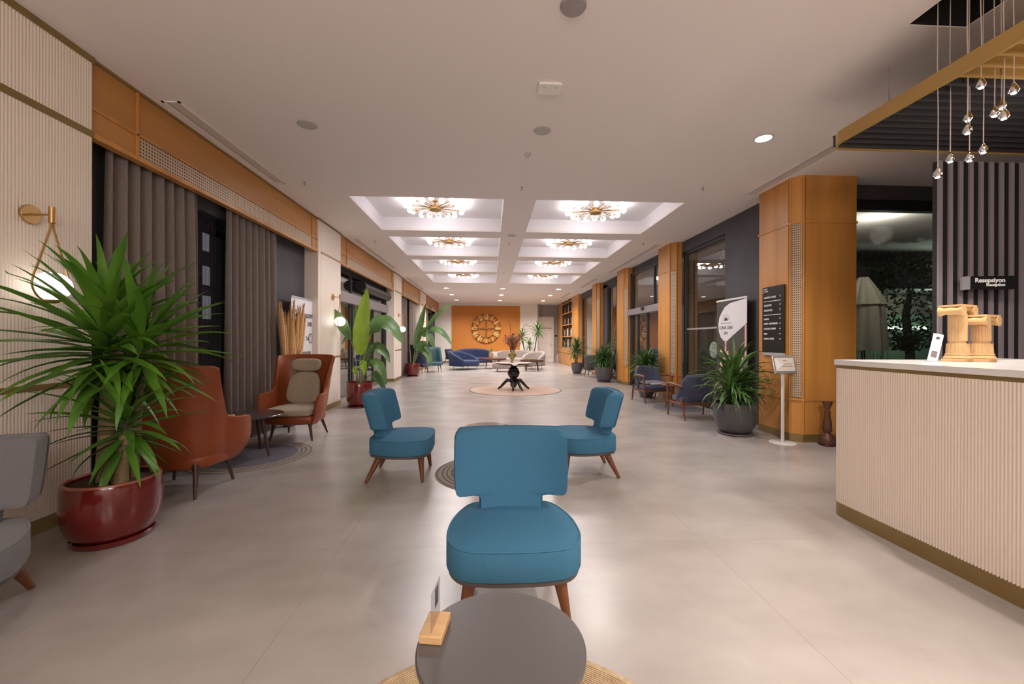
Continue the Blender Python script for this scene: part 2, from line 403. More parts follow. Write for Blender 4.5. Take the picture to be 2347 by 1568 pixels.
XL = -3.01
root = thing('fluted_wall_panel', 'cream fluted wall panel with brass bands beside the large yucca, nearest on the left', 'wall panel', (0,0,0))
MB().box((-3.9, YB, 0), (XL - .003, 3.265, CE - .05)).build('panel_core', 'cream', root, bev=.01)
for z0, z1 in ((.10, .955), (.995, 2.82), (2.87, CE - .05)):
    fluted('fluted_facing', XL - .004, YB, 3.255, z0, z1, .0198, .0045, 'creamflute', root)
MB().box((-3.1, YB, .955), (XL + .006, 3.268, .995)).build('brass_band', 'brass', root)
MB().box((-3.1, YB, 2.82), (XL + .006, 3.268, 2.87)).build('brass_band', 'brass', root)
MB().box((-3.1, YB, CE - .05), (XL + .008, 3.268, CE)).build('brass_cornice', 'brass', root)
MB().box((-3.1, YB, 0), (XL + .006, 3.268, .095)).build('brass_plinth', 'brass', root)

COLS = [(7.33, 8.39, 'between the wide curtained bay and the glass entrance, with a globe sconce on it'),
        (12.95, 13.98, 'second from the far wall, just past the glass entrance'),
        (17.75, 19.15, 'nearest to the far white wall on the left')]
for y0, y1, wh in COLS:
    root = thing('panelled_column', 'smooth cream column with thin brass seams, ' + wh, 'column', (0,0,0), group=None)
    MB().box((-3.6, y0, 0), (XL, y1, CE - .02)).build('column_shaft', 'cream', root, bev=.012)
    MB().box((-3.5, y0 + .10, .10), (XL + .008, y1 - .02, .955)).box((-3.5, y0 + .10, .985), (XL + .008, y1 - .02, 2.83)).box((-3.5, y0 + .10, 2.86), (XL + .008, y1 - .02, CE - .03)).build('facing_panel', 'cream', root, bev=.006)
    MB().box((-3.5, y0 + .10, .955), (XL + .010, y1 - .02, .985)).build('brass_band', 'brass', root)
    MB().box((-3.5, y0 + .10, 2.83), (XL + .010, y1 - .02, 2.86)).build('brass_band', 'brass', root)
    MB().box((-3.6, y0 - .004, 0), (XL + .012, y1 + .004, .09)).build('brass_plinth', 'brass', root)
    MB().box((-3.6, y0 - .004, CE - .02), (XL + .012, y1 + .004, CE)).build('brass_cornice', 'brass', root)

BAYS = [(3.27, 7.33, 'over the nearest curtains'), (8.39, 12.95, 'over the glass entrance'), (13.98, 17.75, 'over the far curtains'), (19.15, 24.0, 'beside the far white wall')]
for y0, y1, wh in BAYS:
    root = thing('wood_fascia', 'golden wood fascia board with mesh grille running ' + wh, 'fascia', (0,0,0))
    xf = -3.03
    MB().box((-3.075, y0, 2.86), (xf - .01, y1, CE - .015)).build('fascia_board', 'woodh', root)
    MB().box((-3.085, y0, 2.825), (xf + .022, y1, 2.865)).build('bottom_rail', 'wood', root, bev=.004)
    MB().box((xf - .02, y0, CE - .02), (xf + .012, y1, CE)).build('brass_cornice', 'brass', root)
    MB().box((xf - .02, y0, 3.045), (xf + .006, y1, 3.062)).build('middle_rail', 'wood', root)
    for yy in (y0 + .40, y1 - .22): MB().box((xf - .02, yy, 2.86), (xf + .006, yy + .018, CE - .02)).build('upright_rail', 'wood', root)
    MB().box((xf - .012, y0 + .43, 2.87), (xf - .002, y1 - .235, 3.043)).build('mesh_grille', 'mesh' if y0 < 5 or True else 'wood', root)

# dark plaster backs of the left bays
struct(MB().box((-3.9, 3.2, 0), (-3.25, 3.78, CE)).box((-3.9, 6.15, 0), (-3.25, 7.35, CE)).box((-3.9, 3.78, 2.75), (-3.25, 6.15, CE)).box((-3.9, 3.78, 0), (-3.28, 6.15, .05))
       .box((-3.9, 8.35, 2.80), (-3.3, 13, CE)).box((-3.9, 13.9, 0), (-3.25, 14.1, CE)).box((-3.9, 17.5, 0), (-3.25, 17.8, CE)).box((-3.9, 13.9, 2.8), (-3.25, 17.8, CE))
       .box((-3.9, 19.1, 2.8), (-3.25, 24.0, CE)).box((-3.9, 23.0, 0), (-3.25, 24.0, CE)).box((-3.9, 12.93, 0), (-3.25, 12.98, CE)).build('wall_left', 'darkgrey', smooth=False))
def window_left(n, y0, y1, z1, mullions):
    o = MB().box((-3.44, y0, .05), (-3.43, y1, z1)).build('window_%d' % n, 'glass', smooth=False); struct(o)
    f = MB()
    for yy in mullions: f.box((-3.47, yy - .03, .05), (-3.40, yy + .03, z1))
    f.box((-3.47, y0, z1 - .07), (-3.40, y1, z1)).box((-3.47, y0, .0), (-3.40, y1, .07)); f.build('window_frame', 'frame', o, smooth=False)
window_left(1, 3.78, 6.15, 2.75, (3.81, 4.95, 6.12))
window_left(2, 14.1, 17.5, 2.8, (14.13, 15.8, 17.47))
window_left(3, 19.15, 23.0, 2.8, (19.18, 21, 22.97))
# glass entrance on the left
ent = MB().box((-3.335, 8.42, .03), (-3.325, 12.93, 2.15)).box((-3.335, 8.42, 2.38), (-3.325, 12.93, 2.82)).build('door_2', 'glass', smooth=False); struct(ent)
f = MB()
for yy, ww in ((8.44, .06), (9.10, .05), (9.85, .05), (10.03, .09), (11.10, .03), (11.75, .04), (12.90, .07)): f.box((-3.37, yy - ww/2, 0), (-3.30, yy + ww/2, 2.2))
for yy in (8.44, 9.0, 9.9, 12.90): f.box((-3.37, yy - .03, 2.2), (-3.30, yy + .03, 2.85))
f.build('door_frame', 'frame', ent, smooth=False)
MB().box((-3.36, 8.42, 2.13), (-3.2, 12.93, 2.36)).build('door_operator_beam', 'alu', ent, bev=.006)
MB().box((-3.37, 8.42, -.001), (-3.22, 12.93, .012)).build('door_threshold', 'alu', ent)
# air curtain
root = thing('air_curtain', 'dark cylindrical air curtain above the left glass entrance', 'air curtain', (0,0,0))
MB().cyl((-3.19, 10.25, 2.62), (-3.19, 12.75, 2.62), .125, n=28).build('casing', 'frame', root)
for yy in (10.21, 12.75): MB().cyl((-3.19, yy, 2.62), (-3.19, yy + .04, 2.62), .13, n=28).build('end_cap', 'black', root)
for yy in (10.6, 12.3): MB().box((-3.3, yy, 2.60), (-3.18, yy + .06, 2.80)).build('bracket', 'frame', root)

# night outside the left windows
struct(MB().box((-6.5, 2.0, 0), (-6.4, 24, 4.5)).build('wall_outside_left', 'black', smooth=False))
struct(MB().box((-6.5, 2.0, -.12), (-4.4, 24, -.02)).build('floor_outside_left', 'extgrey', smooth=False))
root = thing('street_facade', 'dark facade across the street with added glowing panes for the light patterns, seen through the sheer curtain', 'building', (0,0,0))
MB().box((-6.38, 3.0, -.02), (-6.30, 14, 4.4)).build('facade_wall', 'extgrey', root)
for yy in (6.9, 7.7, 8.5, 9.3, 10.1):
    for zz in (1.75, 2.5, 3.25): MB().box((-6.30, yy, zz), (-6.27, yy + .16 + .1*((yy*3 + zz) % 1), zz + .35 + .2*((yy + zz*2) % 1))).build('facade_glow', 'glowpane', root)  # added glowing panes imitating the light patterns behind the sheer

# curtains
def curtain(y0, y1, z1, x, label, pleat=.135, amp=.060, top_squeeze=.86, m='curtain'):
    root = thing('pleated_curtain', label, 'curtain', (0,0,0), group=None)
    n = int((y1 - y0) / pleat); N = n * 10; rows = []
    rnd = random.Random(int(y0 * 100)); ph = [rnd.uniform(-.3, .3) for _ in range(n + 1)]; am = [rnd.uniform(.75, 1.25) for _ in range(n + 1)]
    for iz, z in enumerate((0.015, .3, .8, 1.4, 2.0, 2.5, z1 - .12, z1)):
        t = z / z1; sq = 1 - (1 - top_squeeze) * (t ** 3) * .3; row = []
        for i in range(N + 1):
            u = i / 10; k = min(int(u), n)
            yy = y0 + (y1 - y0) * (i / N); a = amp * am[k] * (1 - .35 * t)
            sh = sin(2 * pi * u); sh = math.copysign(abs(sh) ** .8, sh)
            row.append((x + a * sh, yc(yy, y0, y1, sq) + .012 * cos(2 * pi * u + ph[k]) * 1.0, z))
        rows.append(row)
    MB().loft(rows, False, False, closed=False).build('curtain_cloth', m, root, solid=.004 if m == 'curtain' else 0, ang=80)
    MB().box((x - .02, y0, z1), (x + .02, y1, z1 + .03)).build('curtain_track', 'frame', root)
    return root
def yc(y, y0, y1, sq): c = (y0 + y1) / 2; return c + (y - c) * sq
curtain(3.50, 4.60, 2.93, -3.165, 'taupe pleated curtain behind the large yucca, nearest of the curtains')
curtain(5.04, 6.24, 2.93, -3.165, 'taupe pleated curtain between the two rust wing chairs')
MB_ = None
sh = curtain(4.5, 5.15, 2.76, -3.34, 'dark sheer curtain in the gap between the two near taupe curtains', .06, .012, 1, 'plum')
curtain(14.1, 15.6, 2.93, -3.165, 'taupe curtain behind the dark navy high-back chair')
curtain(16.0, 17.5, 2.93, -3.165, 'taupe curtain next to the last cream column')
curtain(19.3, 20.7, 2.93, -3.165, 'narrow taupe curtain nearest the far white wall')

# ---- right side
XR = 3.90
struct(MB().box((4.13, 5.78, 0), (4.5, 7.04, CE)).box((4.13, 7.04, 3.20), (4.5, 8.66, CE)).box((4.13, 9.38, 3.24), (4.5, 12.0, CE))
       .box((4.13, 12.5, 3.2), (4.5, 18.5, CE)).box((4.13, 12.50, 0), (4.5, 13.35, 3.3)).box((4.13, 14.4, 0), (4.5, 14.9, 3.3))
       .box((4.6, 18.6, 0), (4.8, 24.6, CE)).build('wall_right', 'darkgrey', smooth=False))
def pillar(y0, y1, xb, label, mesh=True, cham=.0):
    root = thing('wood_clad_pillar', label, 'pillar', (0,0,0))
    c = .10
    poly = lambda g: [(XR - g, y0 + c), (XR + c, y0 - g), (xb, y0 - g), (xb, y1 + g), (XR - g, y1 + g)]
    MB().prism(poly(-.012), 0, CE).build('pillar_core', 'wood', root)
    for z0, z1 in ((.10, .535), (.56, 2.82), (2.845, CE - .03)):
        MB().box((XR - .004, y0 + c + .03, z0), (XR + .02, y1 - .004, z1)).build('side_panel', 'wood', root, bev=.003)
        MB().box((XR + c + .03, y0 - .004, z0), (xb - .01, y0 + .02, z1)).build('front_panel', 'wood', root, bev=.003)
    for z in (.535, 2.82):
        MB().prism(poly(.014), z, z + .025).build('wood_band', 'wood', root)
    MB().prism(poly(.004), 0, .10).build('brass_plinth', 'brass', root)
    MB().prism(poly(.006), CE - .03, CE).build('wood_cornice', 'wood', root)
    # chamfered corner grille
    e = .004
    a = Vector((XR - .002, y0 + c, 0)); b = Vector((XR + c, y0 - .002, 0)); d = (b - a); n = Vector((d.y, -d.x, 0)).normalized() * .012
    a2 = a + d * .12; b2 = a + d * .88
    if n.x > 0: n = -n
    MB().add([a2 + n*.2 + Vector((0,0,.57)), b2 + n*.2 + Vector((0,0,.57)), b2 + n*.2 + Vector((0,0,2.815)), a2 + n*.2 + Vector((0,0,2.815))], [(0,1,2,3)]).build('corner_grille', 'mesh', root, smooth=False)
    for q in (a, b): MB().cyl(q + Vector((0,0,.1)), q + Vector((0,0,CE - .03)), .012, n=8).build('corner_bead', 'wood', root)
    return root
pillar(5.06, 5.78, 4.72, 'golden wood pillar carrying the black directory board, nearest on the right')
pillar(8.66, 9.38, 4.13, 'golden wood pillar between the big glass pane and the sliding door')
pillar(11.78, 12.50, 4.13, 'golden wood pillar just past the sliding door, with dark window beyond')
pillar(14.90, 15.62, 4.13, 'slim golden wood pillar closest to the bookcase')
def window_right(n, y0, y1, z1, label=None):
    o = MB().box((4.20, y0, .08), (4.21, y1, z1)).build('window_%d' % n, 'glass', smooth=False); struct(o)
    MB().box((4.16, y0, 0), (4.24, y0 + .06, z1)).box((4.16, y1 - .06, 0), (4.24, y1, z1)).box((4.16, y0, z1 - .06), (4.24, y1, z1)).box((4.16, y0, 0), (4.24, y1, .08)).build('window_frame', 'frame', o, smooth=False)
    return o
window_right(4, 7.04, 8.66, 3.20); window_right(5, 13.35, 14.4, 3.2); window_right(6, 15.7, 18.5, 3.2)
# sliding door on the right
sd = MB().box((4.10, 9.42, .03), (4.11, 11.76, 2.02)).box((4.10, 9.42, 2.20), (4.11, 11.76, 3.2)).build('door_3', 'glass', smooth=False); struct(sd)
MB().box((4.06, 9.38, 0), (4.15, 9.44, 3.24)).box((4.06, 11.70, 0), (4.15, 11.78, 3.24)).box((4.07, 10.05, 2.2), (4.14, 10.1, 3.2)).box((4.07, 9.38, 3.17), (4.14, 11.78, 3.24)).box((4.07, 10.5, 0), (4.14, 10.56, 2.02)).box((4.07, 11.2, 0), (4.14, 11.24, 2.02)).build('door_frame', 'frame', sd, smooth=False)
MB().box((3.96, 9.40, 2.02), (4.12, 11.77, 2.19)).build('door_operator_beam', 'alu', sd, bev=.006)
MB().box((3.93, 10.45, 2.10), (3.97, 10.6, 2.18)).build('door_sensor', 'black', sd, bev=.005)

# reception side window wall (faces the room's length)
wr = MB().box((4.72, 5.33, 0), (4.90, 5.55, CE)).box((4.90, 5.33, 3.24), (8.2, 5.55, CE)).box((4.72, 5.33, 0), (8.2, 5.5, .12)).box((8.2, -5, 0), (8.4, 5.55, CE)).build('wall_reception', 'darkgrey', smooth=False); struct(wr)
o = struct(MB().box((4.90, 5.44, .12), (8.2, 5.45, 3.14)).build('window_7', 'glass', smooth=False))
MB().box((4.90, 5.36, 3.10), (8.2, 5.46, 3.24)).build('blind_box', 'black', o)
MB().box((4.84, 5.30, 3.18), (4.88, 5.33, 3.22)).build('window_sensor', 'silver', o)
# exterior terrace
struct(MB().box((4.6, 5.6, -.12), (16, 24, -.02)).build('floor_terrace', 'extgrey', smooth=False))
root = thing('terrace_building', 'neighbouring night-time building with lit balcony seen through the reception window', 'building', (0,0,0))
MB().box((8.9, 10.4, 0), (16, 10.6, 2.0)).build('green_wall', 'extgreen', root)
MB().box((5.2, 10.6, 0), (16, 10.8, 5.6)).build('upper_wall', 'extbeige', root)
MB().box((5.2, 9.2, 2.55), (16, 10.6, 3.05)).build('balcony_slab', 'extgrey', root)
MB().box((9.6, 10.34, 1.62), (11.6, 10.40, 1.70)).build('tube_lamp', 'tube', root)
rl = MB().box((5.2, 9.2, 4.0), (16, 9.24, 4.04)).box((5.2, 9.2, 3.15), (16, 9.24, 3.18))
for i in range(60): rl.box((5.3 + i*.17, 9.21, 3.15), (5.32 + i*.17, 9.23, 4.0))
rl.build('balcony_railing', 'ink', root, smooth=False)
MB().box((10.6, 9.16, 3.2), (11.2, 9.2, 3.85)).build('air_conditioner', 'extgrey', root)
MB().box((9.2, 10.5, 3.1), (10.0, 10.58, 4.3)).build('pale_pane', 'greyw', root)
MB().box((9.0, 9.8, 4.62), (9.8, 9.9, 4.68)).build('tube_lamp', 'tube', root)
# parasol
root = thing('folded_parasol', 'folded beige fringed parasol on the terrace outside the reception window', 'parasol', (7.22, 7.6, -.02))
rings = []
for z, r in ((1.15, .33), (1.5, .31), (2.0, .28), (2.02, .32), (2.3, .2), (2.52, .09), (2.56, .07)):
    rings.append([(r*(1 + .14*cos(8*2*pi*j/64))*cos(2*pi*j/64), r*(1 + .14*cos(8*2*pi*j/64))*sin(2*pi*j/64), z) for j in range(64)])
MB().loft(rings).build('canopy', 'canvas', root)
fr = MB()
for j in range(48):
    a = 2*pi*j/48; r = .33*(1 + .14*cos(8*a)); fr.tube([(r*cos(a), r*sin(a), 1.15), (r*cos(a + .06), r*sin(a + .06), .95), (r*cos(a)*1.02, r*sin(a)*1.02, .72)], .007, 4)
fr.build('fringe', 'canvas', root)
MB().cyl((0,0,0), (0,0,1.2), .03).build('pole', 'frame', root)
MB().lathe([(.32, 0), (.32, .06), (.05, .09)]).build('foot', 'extgrey', root)
# terrace tree
root = thing('terrace_tree', 'dark leafy tree standing on the terrace behind the folded parasol', 'tree', (9.1, 8.5, -.02))
MB().tube([(0,0,0), (.05,0,1), (0,.05,1.9), (.1,.05,2.4)], [.09,.08,.07,.04], 10).build('tree_trunk', 'trunkdark', root)
tm = MB(); rt = random.Random(3)
for i in range(2600):
    a = rt.uniform(0, 2*pi); ph = rt.uniform(-pi/2, pi/2); r = rt.uniform(.5, 1) ** .6
    c = Vector((cos(a)*cos(ph)*1.3*r, sin(a)*cos(ph)*.5*r, 2.15 + sin(ph)*1.05*r)); u = Vector((rt.uniform(-1,1), rt.uniform(-1,1), rt.uniform(-1,1))).normalized()*.06
    v = u.cross(Vector((rt.uniform(-1,1), rt.uniform(-1,1), 1))).normalized()*.025
    tm.add([c-u, c+v, c+u, c-v], [(0,1,2,3)])
tm.build('tree_leaves', 'extleaf', root, smooth=False)

# walls behind the photographer
struct(MB().box((-4.4, YB - .2, 0), (8.4, YB, CE)).build('wall_back', 'white', smooth=False))

# ================================================================== CEILING FITTINGS
def disc(name, x, y, r, m, label, cat, group=None, th=.008, inner=None):
    root = thing(name, label, cat, (x, y, CE), group=group)
    MB().lathe([(r, 0), (r, -th*.5), (r*.93, -th), (0.001, -th)], n=40).build('rim', m, root)
    MB().lathe([(r*.84, -th - .0005), (r*.84, -th - .002), (.001, -th - .002)], n=40).build('lens' if inner == 'disc' else 'grille', inner or m, root)
    return root
disc('ceiling_speaker', .517, 2.58, .083, 'lensgrey', 'round grey ceiling speaker cut by the top edge of the view', 'speaker', th=.02, inner='lensgrey')
disc('ceiling_speaker', -1.82, 4.16, .095, 'speaker', 'flush round ceiling speaker, left one of the pair above the lounge', 'speaker')
disc('ceiling_speaker', .515, 4.14, .088, 'speaker', 'flush round ceiling speaker just behind the square box on the ceiling', 'speaker')
disc('ceiling_speaker', .419, 8.33, .09, 'speaker', 'flush ceiling speaker between the first and second row of coffers', 'speaker')
disc('downlight', 2.848, 4.158, .092, 'speaker', 'single bright round downlight near the reception canopy', 'downlight', inner='disc')
k = 0
for yy, w1 in ((16.9, 'nearest'), (19.27, 'middle'), (21.9, 'farthest')):
    for xx, w2 in ((-1.83, 'left'), (.485, 'centre'), (2.8, 'right')):
        disc('downlight', xx, yy, .12, 'speaker', 'bright downlight past the coffers, %s row, %s one' % (w1, w2), 'downlight', 'downlights before the far wall', inner='disc')
root = thing('ceiling_sensor_box', 'white square box with rounded corners on the ceiling above the lounge', 'sensor', (.488, 3.43, CE))
MB().prism([(x, y) for x, y in [(sx*.075 + .025*cos(a_), sy*.05 + .025*sin(a_)) for sx, sy, a0 in ((1,1,0), (-1,1,90), (-1,-1,180), (1,-1,270)) for a_ in [R(a0 + 90*k/6) for k in range(7)]]], -.022, 0).build('housing', 'white', root, bev=.004)
MB().lathe([(.006, -.0221), (.006, -.024)], (-.05, -.03), 10).lathe([(.006, -.0221), (.006, -.024)], (.05, -.03), 10).build('indicator', 'lensgrey', root)
root = thing('smoke_detector', 'small domed smoke detector on the ceiling before the coffers', 'smoke detector', (.416, 4.66, CE))
MB().lathe([(.035, 0), (.035, -.012), (.022, -.02), (.018, -.035), (.001, -.038)]).build('dome', 'speaker', root)
for i, (xx, yy, lb) in enumerate(((-2.52, 5.68, 'left of the coffers near the curtains'), (.424, 5.69, 'centred just before the coffers'), (2.94, 5.56, 'right, before the right coffers'), (.40, 9.0, 'between the second coffers'), (-2.5, 8.96, 'beside the second left coffer'), (3.33, 8.82, 'beside the second right coffer'), (.40, 12.9, 'between the third coffers'))):
    root = thing('sprinkler', 'small sprinkler head, ' + lb, 'sprinkler', (xx, yy, CE))
    MB().lathe([(.018, 0), (.016, -.006), (.006, -.01), (.006, -.035), (.001, -.035)], n=12).lathe([(.014, -.036), (.014, -.039), (.001, -.04)], n=12).build('head', 'alu', root)
def slot(x0, x1, y0, y1, label):
    root = thing('linear_air_vent', label, 'air vent', (0,0,0))
    f = MB(); t = .022
    f.box((x0, y0, CE - .006), (x0 + t, y1, CE)).box((x1 - t, y0, CE - .006), (x1, y1, CE)).box((x0, y0, CE - .006), (x1, y0 + t, CE)).box((x0, y1 - t, CE - .006), (x1, y1, CE))
    f.build('vent_frame', 'paint', root, smooth=False)
    MB().box((x0 + t, y0 + t, CE - .003), (x1 - t, y1 - t, CE - .001)).build('vent_slot', 'ventslot', root, smooth=False)
    MB().box((x0*.7+x1*.3 - .003, y0 + t, CE - .0055), (x0*.7+x1*.3 + .003, y1 - t, CE - .003)).build('vent_blade', 'lensgrey', root, smooth=False)
slot(-2.95, -2.79, 3.82, 5.73, 'long white slot vent beside the nearest wood fascia')
slot(-2.93, -2.79, 8.8, 12.4, 'long slot vent beside the fascia over the glass entrance')
slot(-2.93, -2.79, 14.3, 17.4, 'slot vent beside the fascia over the far curtains')
slot(3.67, 3.86, 2.9, 5.80, 'long white slot vent ending above the nearest wood pillar')
slot(3.62, 3.79, 8.88, 12.68, 'slot vent above the sliding door on the right')
slot(3.55, 3.72, 14.0, 16.4, 'slot vent near the slim pillar on the right')
slot(3.45, 3.62, 18.2, 20.4, 'slot vent near the bookcase')
slot(.2, .8, 21.0, 21.2, 'short crosswise slot vent near the far wall')

# chandeliers
NB = 18
def chandelier():
    root = thing('starburst_chandelier', '', 'chandelier', (0,0,0), group='starburst chandeliers in the ceiling coffers')
    MB().lathe([(.06, .115), (.06, .10), (.018, .09), (.018, .02), (.001, .02)], n=20).build('ceiling_stem', 'brasslamp', root)
    MB().lathe([(.001, .025), (.095, .025), (.105, .015), (.105, -.035), (.095, -.045), (.001, -.045)], n=32).build('hub', 'brasslamp', root)
    for i in range(NB):
        a = 2*pi*(i + .5)/NB; r = .445 + (.04 if i % 2 else 0); dz = .012 if i % 2 else -.018
        d = Vector((cos(a), sin(a), 0))
        arm = MB().cyl(d*.09, d*(r - .05) + Vector((0,0,dz)), .0058, n=6)
        a2 = a + pi/NB; d2 = Vector((cos(a2), sin(a2), 0)); arm.cyl(d2*.09 + Vector((0,0,-.01)), d2*.36 + Vector((0,0,-.012)), .0048, n=6)
        arm = arm.build('arm', 'brasslamp', root)
        MB().cyl(d*(r - .062) + Vector((0,0,dz)), d*(r - .03) + Vector((0,0,dz)), .019, n=10).build('lamp_holder', 'brasslamp', arm)
        MB().sphere(d*(r + .008) + Vector((0,0,dz)), .049, 14, 9).build('globe_bulb', 'bulb', root)
    return root
ch = chandelier(); first = True
rows = ['first', 'second', 'third', 'fourth']
for j, (c, d) in enumerate(CY):
    for i, (a, b) in enumerate(CX):
        lb = 'brass starburst chandelier with white globes in the %s coffer counting from the camera, %s column' % (rows[j], ('left', 'right')[i])
        loc = ((a+b)/2, (c+d)/2, CE + DEP - .115)
        if first: ch.location = loc; ch['label'] = lb; first = False
        else: dup(ch, loc, .13*(i + j), lb)

# ================================================================== SCONCES
def sconce(y, label, s=1):
    root = thing('globe_wall_sconce', label, 'wall lamp', (XL + .006, y, 2.11))
    MB().cyl((0,0,0), (.016,0,0), .062, n=32).build('backplate', 'brasslamp', root, bev=.003)
    MB().cyl((.01,0,0), (.135,0,0), .007, n=12).build('bracket_arm', 'brasslamp', root)
    MB().cyl((.14,0,-.055), (.14,0,.05), .018, n=18).build('socket', 'brasslamp', root, bev=.002)
    pts = [(.14, -.006, -.05), (.14, -.014, -.09)]
    for k in range(0, 13):
        a = pi + .35 + (pi - .7) * k / 12
        pts.append((.14, .110*cos(a), -.455 + .115*sin(a)))
    L = [(.14, -.006, -.055), (.14, -.012, -.10), (.14, -.105, -.40)]
    arc = [(.14, .118*cos(pi + (pi)*k/16), -.455 + .118*sin(pi + pi*k/16)) for k in range(17)]
    Rr = [(.14, .105, -.40), (.14, .012, -.10), (.14, .006, -.055)]
    MB().tube(L + arc + Rr, .0065, 8).build('loop_rod', 'brasslamp', root)
    MB().lathe([(.02, -.578), (.035, -.568), (.04, -.556)], (.14, 0), 16).build('globe_cup', 'brasslamp', root)
    MB().sphere((.14, 0, -.465), .097, 28, 18, .93).build('glass_globe', 'globe', root)
    return root
sconce(2.83, 'brass loop sconce with opal globe on the near fluted panel, above the yucca')
sconce(7.95, 'brass loop sconce on the cream column beside the glass entrance')
sconce(13.5, 'brass loop sconce on the second cream column, behind the bird of paradise leaf')
sconce(18.4, 'brass loop sconce on the last cream column, farthest')
for y in (2.83, 7.95, 13.5, 18.4): lamp('sconce_light', 'POINT', (XL + .15, y, 1.645), 3.5, (1, .93, .92), .095)

# ================================================================== BLUE LOUNGE CHAIRS
def smooth_poly(pts, n=64):
    """closed Catmull-Rom through 2d points"""
    m = len(pts); out = []
    per = max(2, n // m)
    for i in range(m):
        p0, p1, p2, p3 = (Vector((*pts[(i + k - 1) % m], 0)) for k in range(4))
        for j in range(per):
            t = j / per
            q = .5*((2*p1) + (p2 - p0)*t + (2*p0 - 5*p1 + 4*p2 - p3)*t*t + (3*p1 - p0 - 3*p2 + p3)*t**3)
            out.append((q.x, q.y))
    return out
def inset(poly, c, k): return [(c[0] + (x - c[0])*k, c[1] + (y - c[1])*k) for x, y in poly]
def cushion(mb, poly, c, z0, z1, r=.02, crown=.02, r0=None):
    """soft slab over an outline: rounded bottom and top edges, crowned top"""
    r0 = r if r0 is None else r0
    R_ = max(abs(x - c[0]) for x, y in poly)
    f = lambda d: 1 - d / R_
    rings = []
    def ring(k, z): rings.append([(x, y, z) for x, y in inset(poly, c, k)])
    ring(f(r0), z0); ring(f(r0*.3), z0 + r0*.3); ring(1, z0 + r0); ring(1, z1 - r); ring(f(r*.3), z1 - r*.3); ring(f(r), z1)
    for k, h in ((.8, .45), (.55, .8), (.3, .95), (.1, 1)): ring(f(r)*k, z1 + crown*h)
    mb.loft(rings, True, True); return mb
def blue_chair(name, label, fab='teal', legm='walnut'):
    root = thing(name, label, 'chair')
    # sitter faces -y, back at +y; origin under the seat centre
    half = [(.0, -.29), (.15, -.283), (.25, -.255), (.307, -.17), (.318, -.06), (.305, .06), (.27, .17), (.225, .25), (.16, .275), (0, .28)]
    outl = smooth_poly(half + [(-x, y) for x, y in reversed(half[1:-1])], 72)
    c = (0, 0)
    cushion(MB(), outl, c, .248, .388, .014, .026, .012).build('seat', fab, root)
    pip = [(x, y, .384) for x, y in inset(outl, c, .984)]
    MB().tube(pip + [pip[0]], .0055, 6, False).build('seat_piping', fab, root)
    b = inset(outl, c, .97)
    MB().loft([[(x, y, .222) for x, y in inset(outl, c, .93)], [(x, y, .230) for x, y in b], [(x, y, .246) for x, y in b], [(x, y, .250) for x, y in inset(outl, c, .93)]]).build('seat_base', 'base_grey', root)
    # backrest: wide wrapped wing panel on a narrow neck
    rows = []
    prof = [(.36, .160), (.42, .160), (.455, .162), (.466, .172), (.474, .20), (.478, .245), (.484, .272), (.496, .285), (.52, .291), (.60, .296), (.70, .298), (.770, .298), (.790, .292), (.798, .278)]
    NS = 22
    for z, hw in prof:
        lean = .185 + (z - .36) * .28
        topin = max(0, (z - .775) / .02) * .012
        ring = []
        for j in range(NS + 1):                        # front face, left to right (towards -y)
            s = -1 + 2*j/NS; x = hw*s; wrap = .125*(abs(x)/.31)**2.2
            ring.append((x, lean - .035 - wrap - .01*(1 - s*s) + topin, z))
        for j in range(1, 5):                          # right end cap
            u = j/5; x = hw + .012*sin(pi*u); wf = .125*(hw/.31)**2.2; wb = .050*(hw/.31)**2
            ring.append((x, (lean - .035 - wf)*(1-u) + (lean + .045 - wb)*u, z))
        for j in range(NS + 1):
            s = 1 - 2*j/NS; x = hw*s; ring.append((x, lean + .045 - .050*(abs(x)/.31)**2 - topin, z))
        for j in range(1, 5):
            u = j/5; x = -hw - .012*sin(pi*u); wf = .125*(hw/.31)**2.2; wb = .050*(hw/.31)**2
            ring.append((x, (lean + .045 - wb)*(1-u) + (lean - .035 - wf)*u, z))
        rows.append(ring)
    cz = rows[-1]; mid = [(x*.97, (y - .27)*.75 + .27, .803) for x, y, z in cz]
    MB().loft(rows + [mid]).build('backrest', fab, root, ang=60)
    # seam piping down both back edges and across the top
    sp = []
    for z, hw in prof[7:]:
        lean = .185 + (z - .36)*.28; sp.append((hw + .003, lean + .045 - .050*(hw/.31)**2 + .002, z))
    top = []
    for j in range(NS + 1):
        x = .278 * (1 - 2*j/NS); lean = .185 + (.80 - .36)*.28; top.append((x, lean + .035 - .050*(abs(x)/.31)**2, .801))
    MB().tube(sp + top + [(-x, y, z) for x, y, z in reversed(sp)], .0045, 6).build('back_piping', fab, root)
    for sx in (-1, 1):
        MB().tube([(sx*.20, -.20, .235), (sx*.245, -.225, 0)], [.032, .014], 12).build('leg', legm, root)
        MB().tube([(sx*.185, .17, .235), (sx*.245, .285, 0)], [.034, .014], 12).build('leg', legm, root)
    return root
bc = blue_chair('blue_lounge_chair', 'teal blue armless lounge chair facing the camera right behind the front grey table')
bc.location = (.112, 2.05, 0)
dup(bc, (-.845, 4.03, 0), R(90), 'teal blue armless lounge chair on the left, seen side-on, facing right')
dup(bc, (.93, 4.06, 0), R(-90), 'teal blue armless lounge chair on the right, seen side-on, facing left')
for o in (o for o in bpy.data.objects if o.get('category') == 'chair'): o['group'] = 'teal lounge chairs in the middle of the lobby'
gc = blue_chair('grey_lounge_chair', 'grey armless lounge chair cut off at the left edge of the view', 'greyfab', 'walnut')
gc.location = (-2.455, 1.895, 0); gc.rotation_euler = (0, 0, R(30))

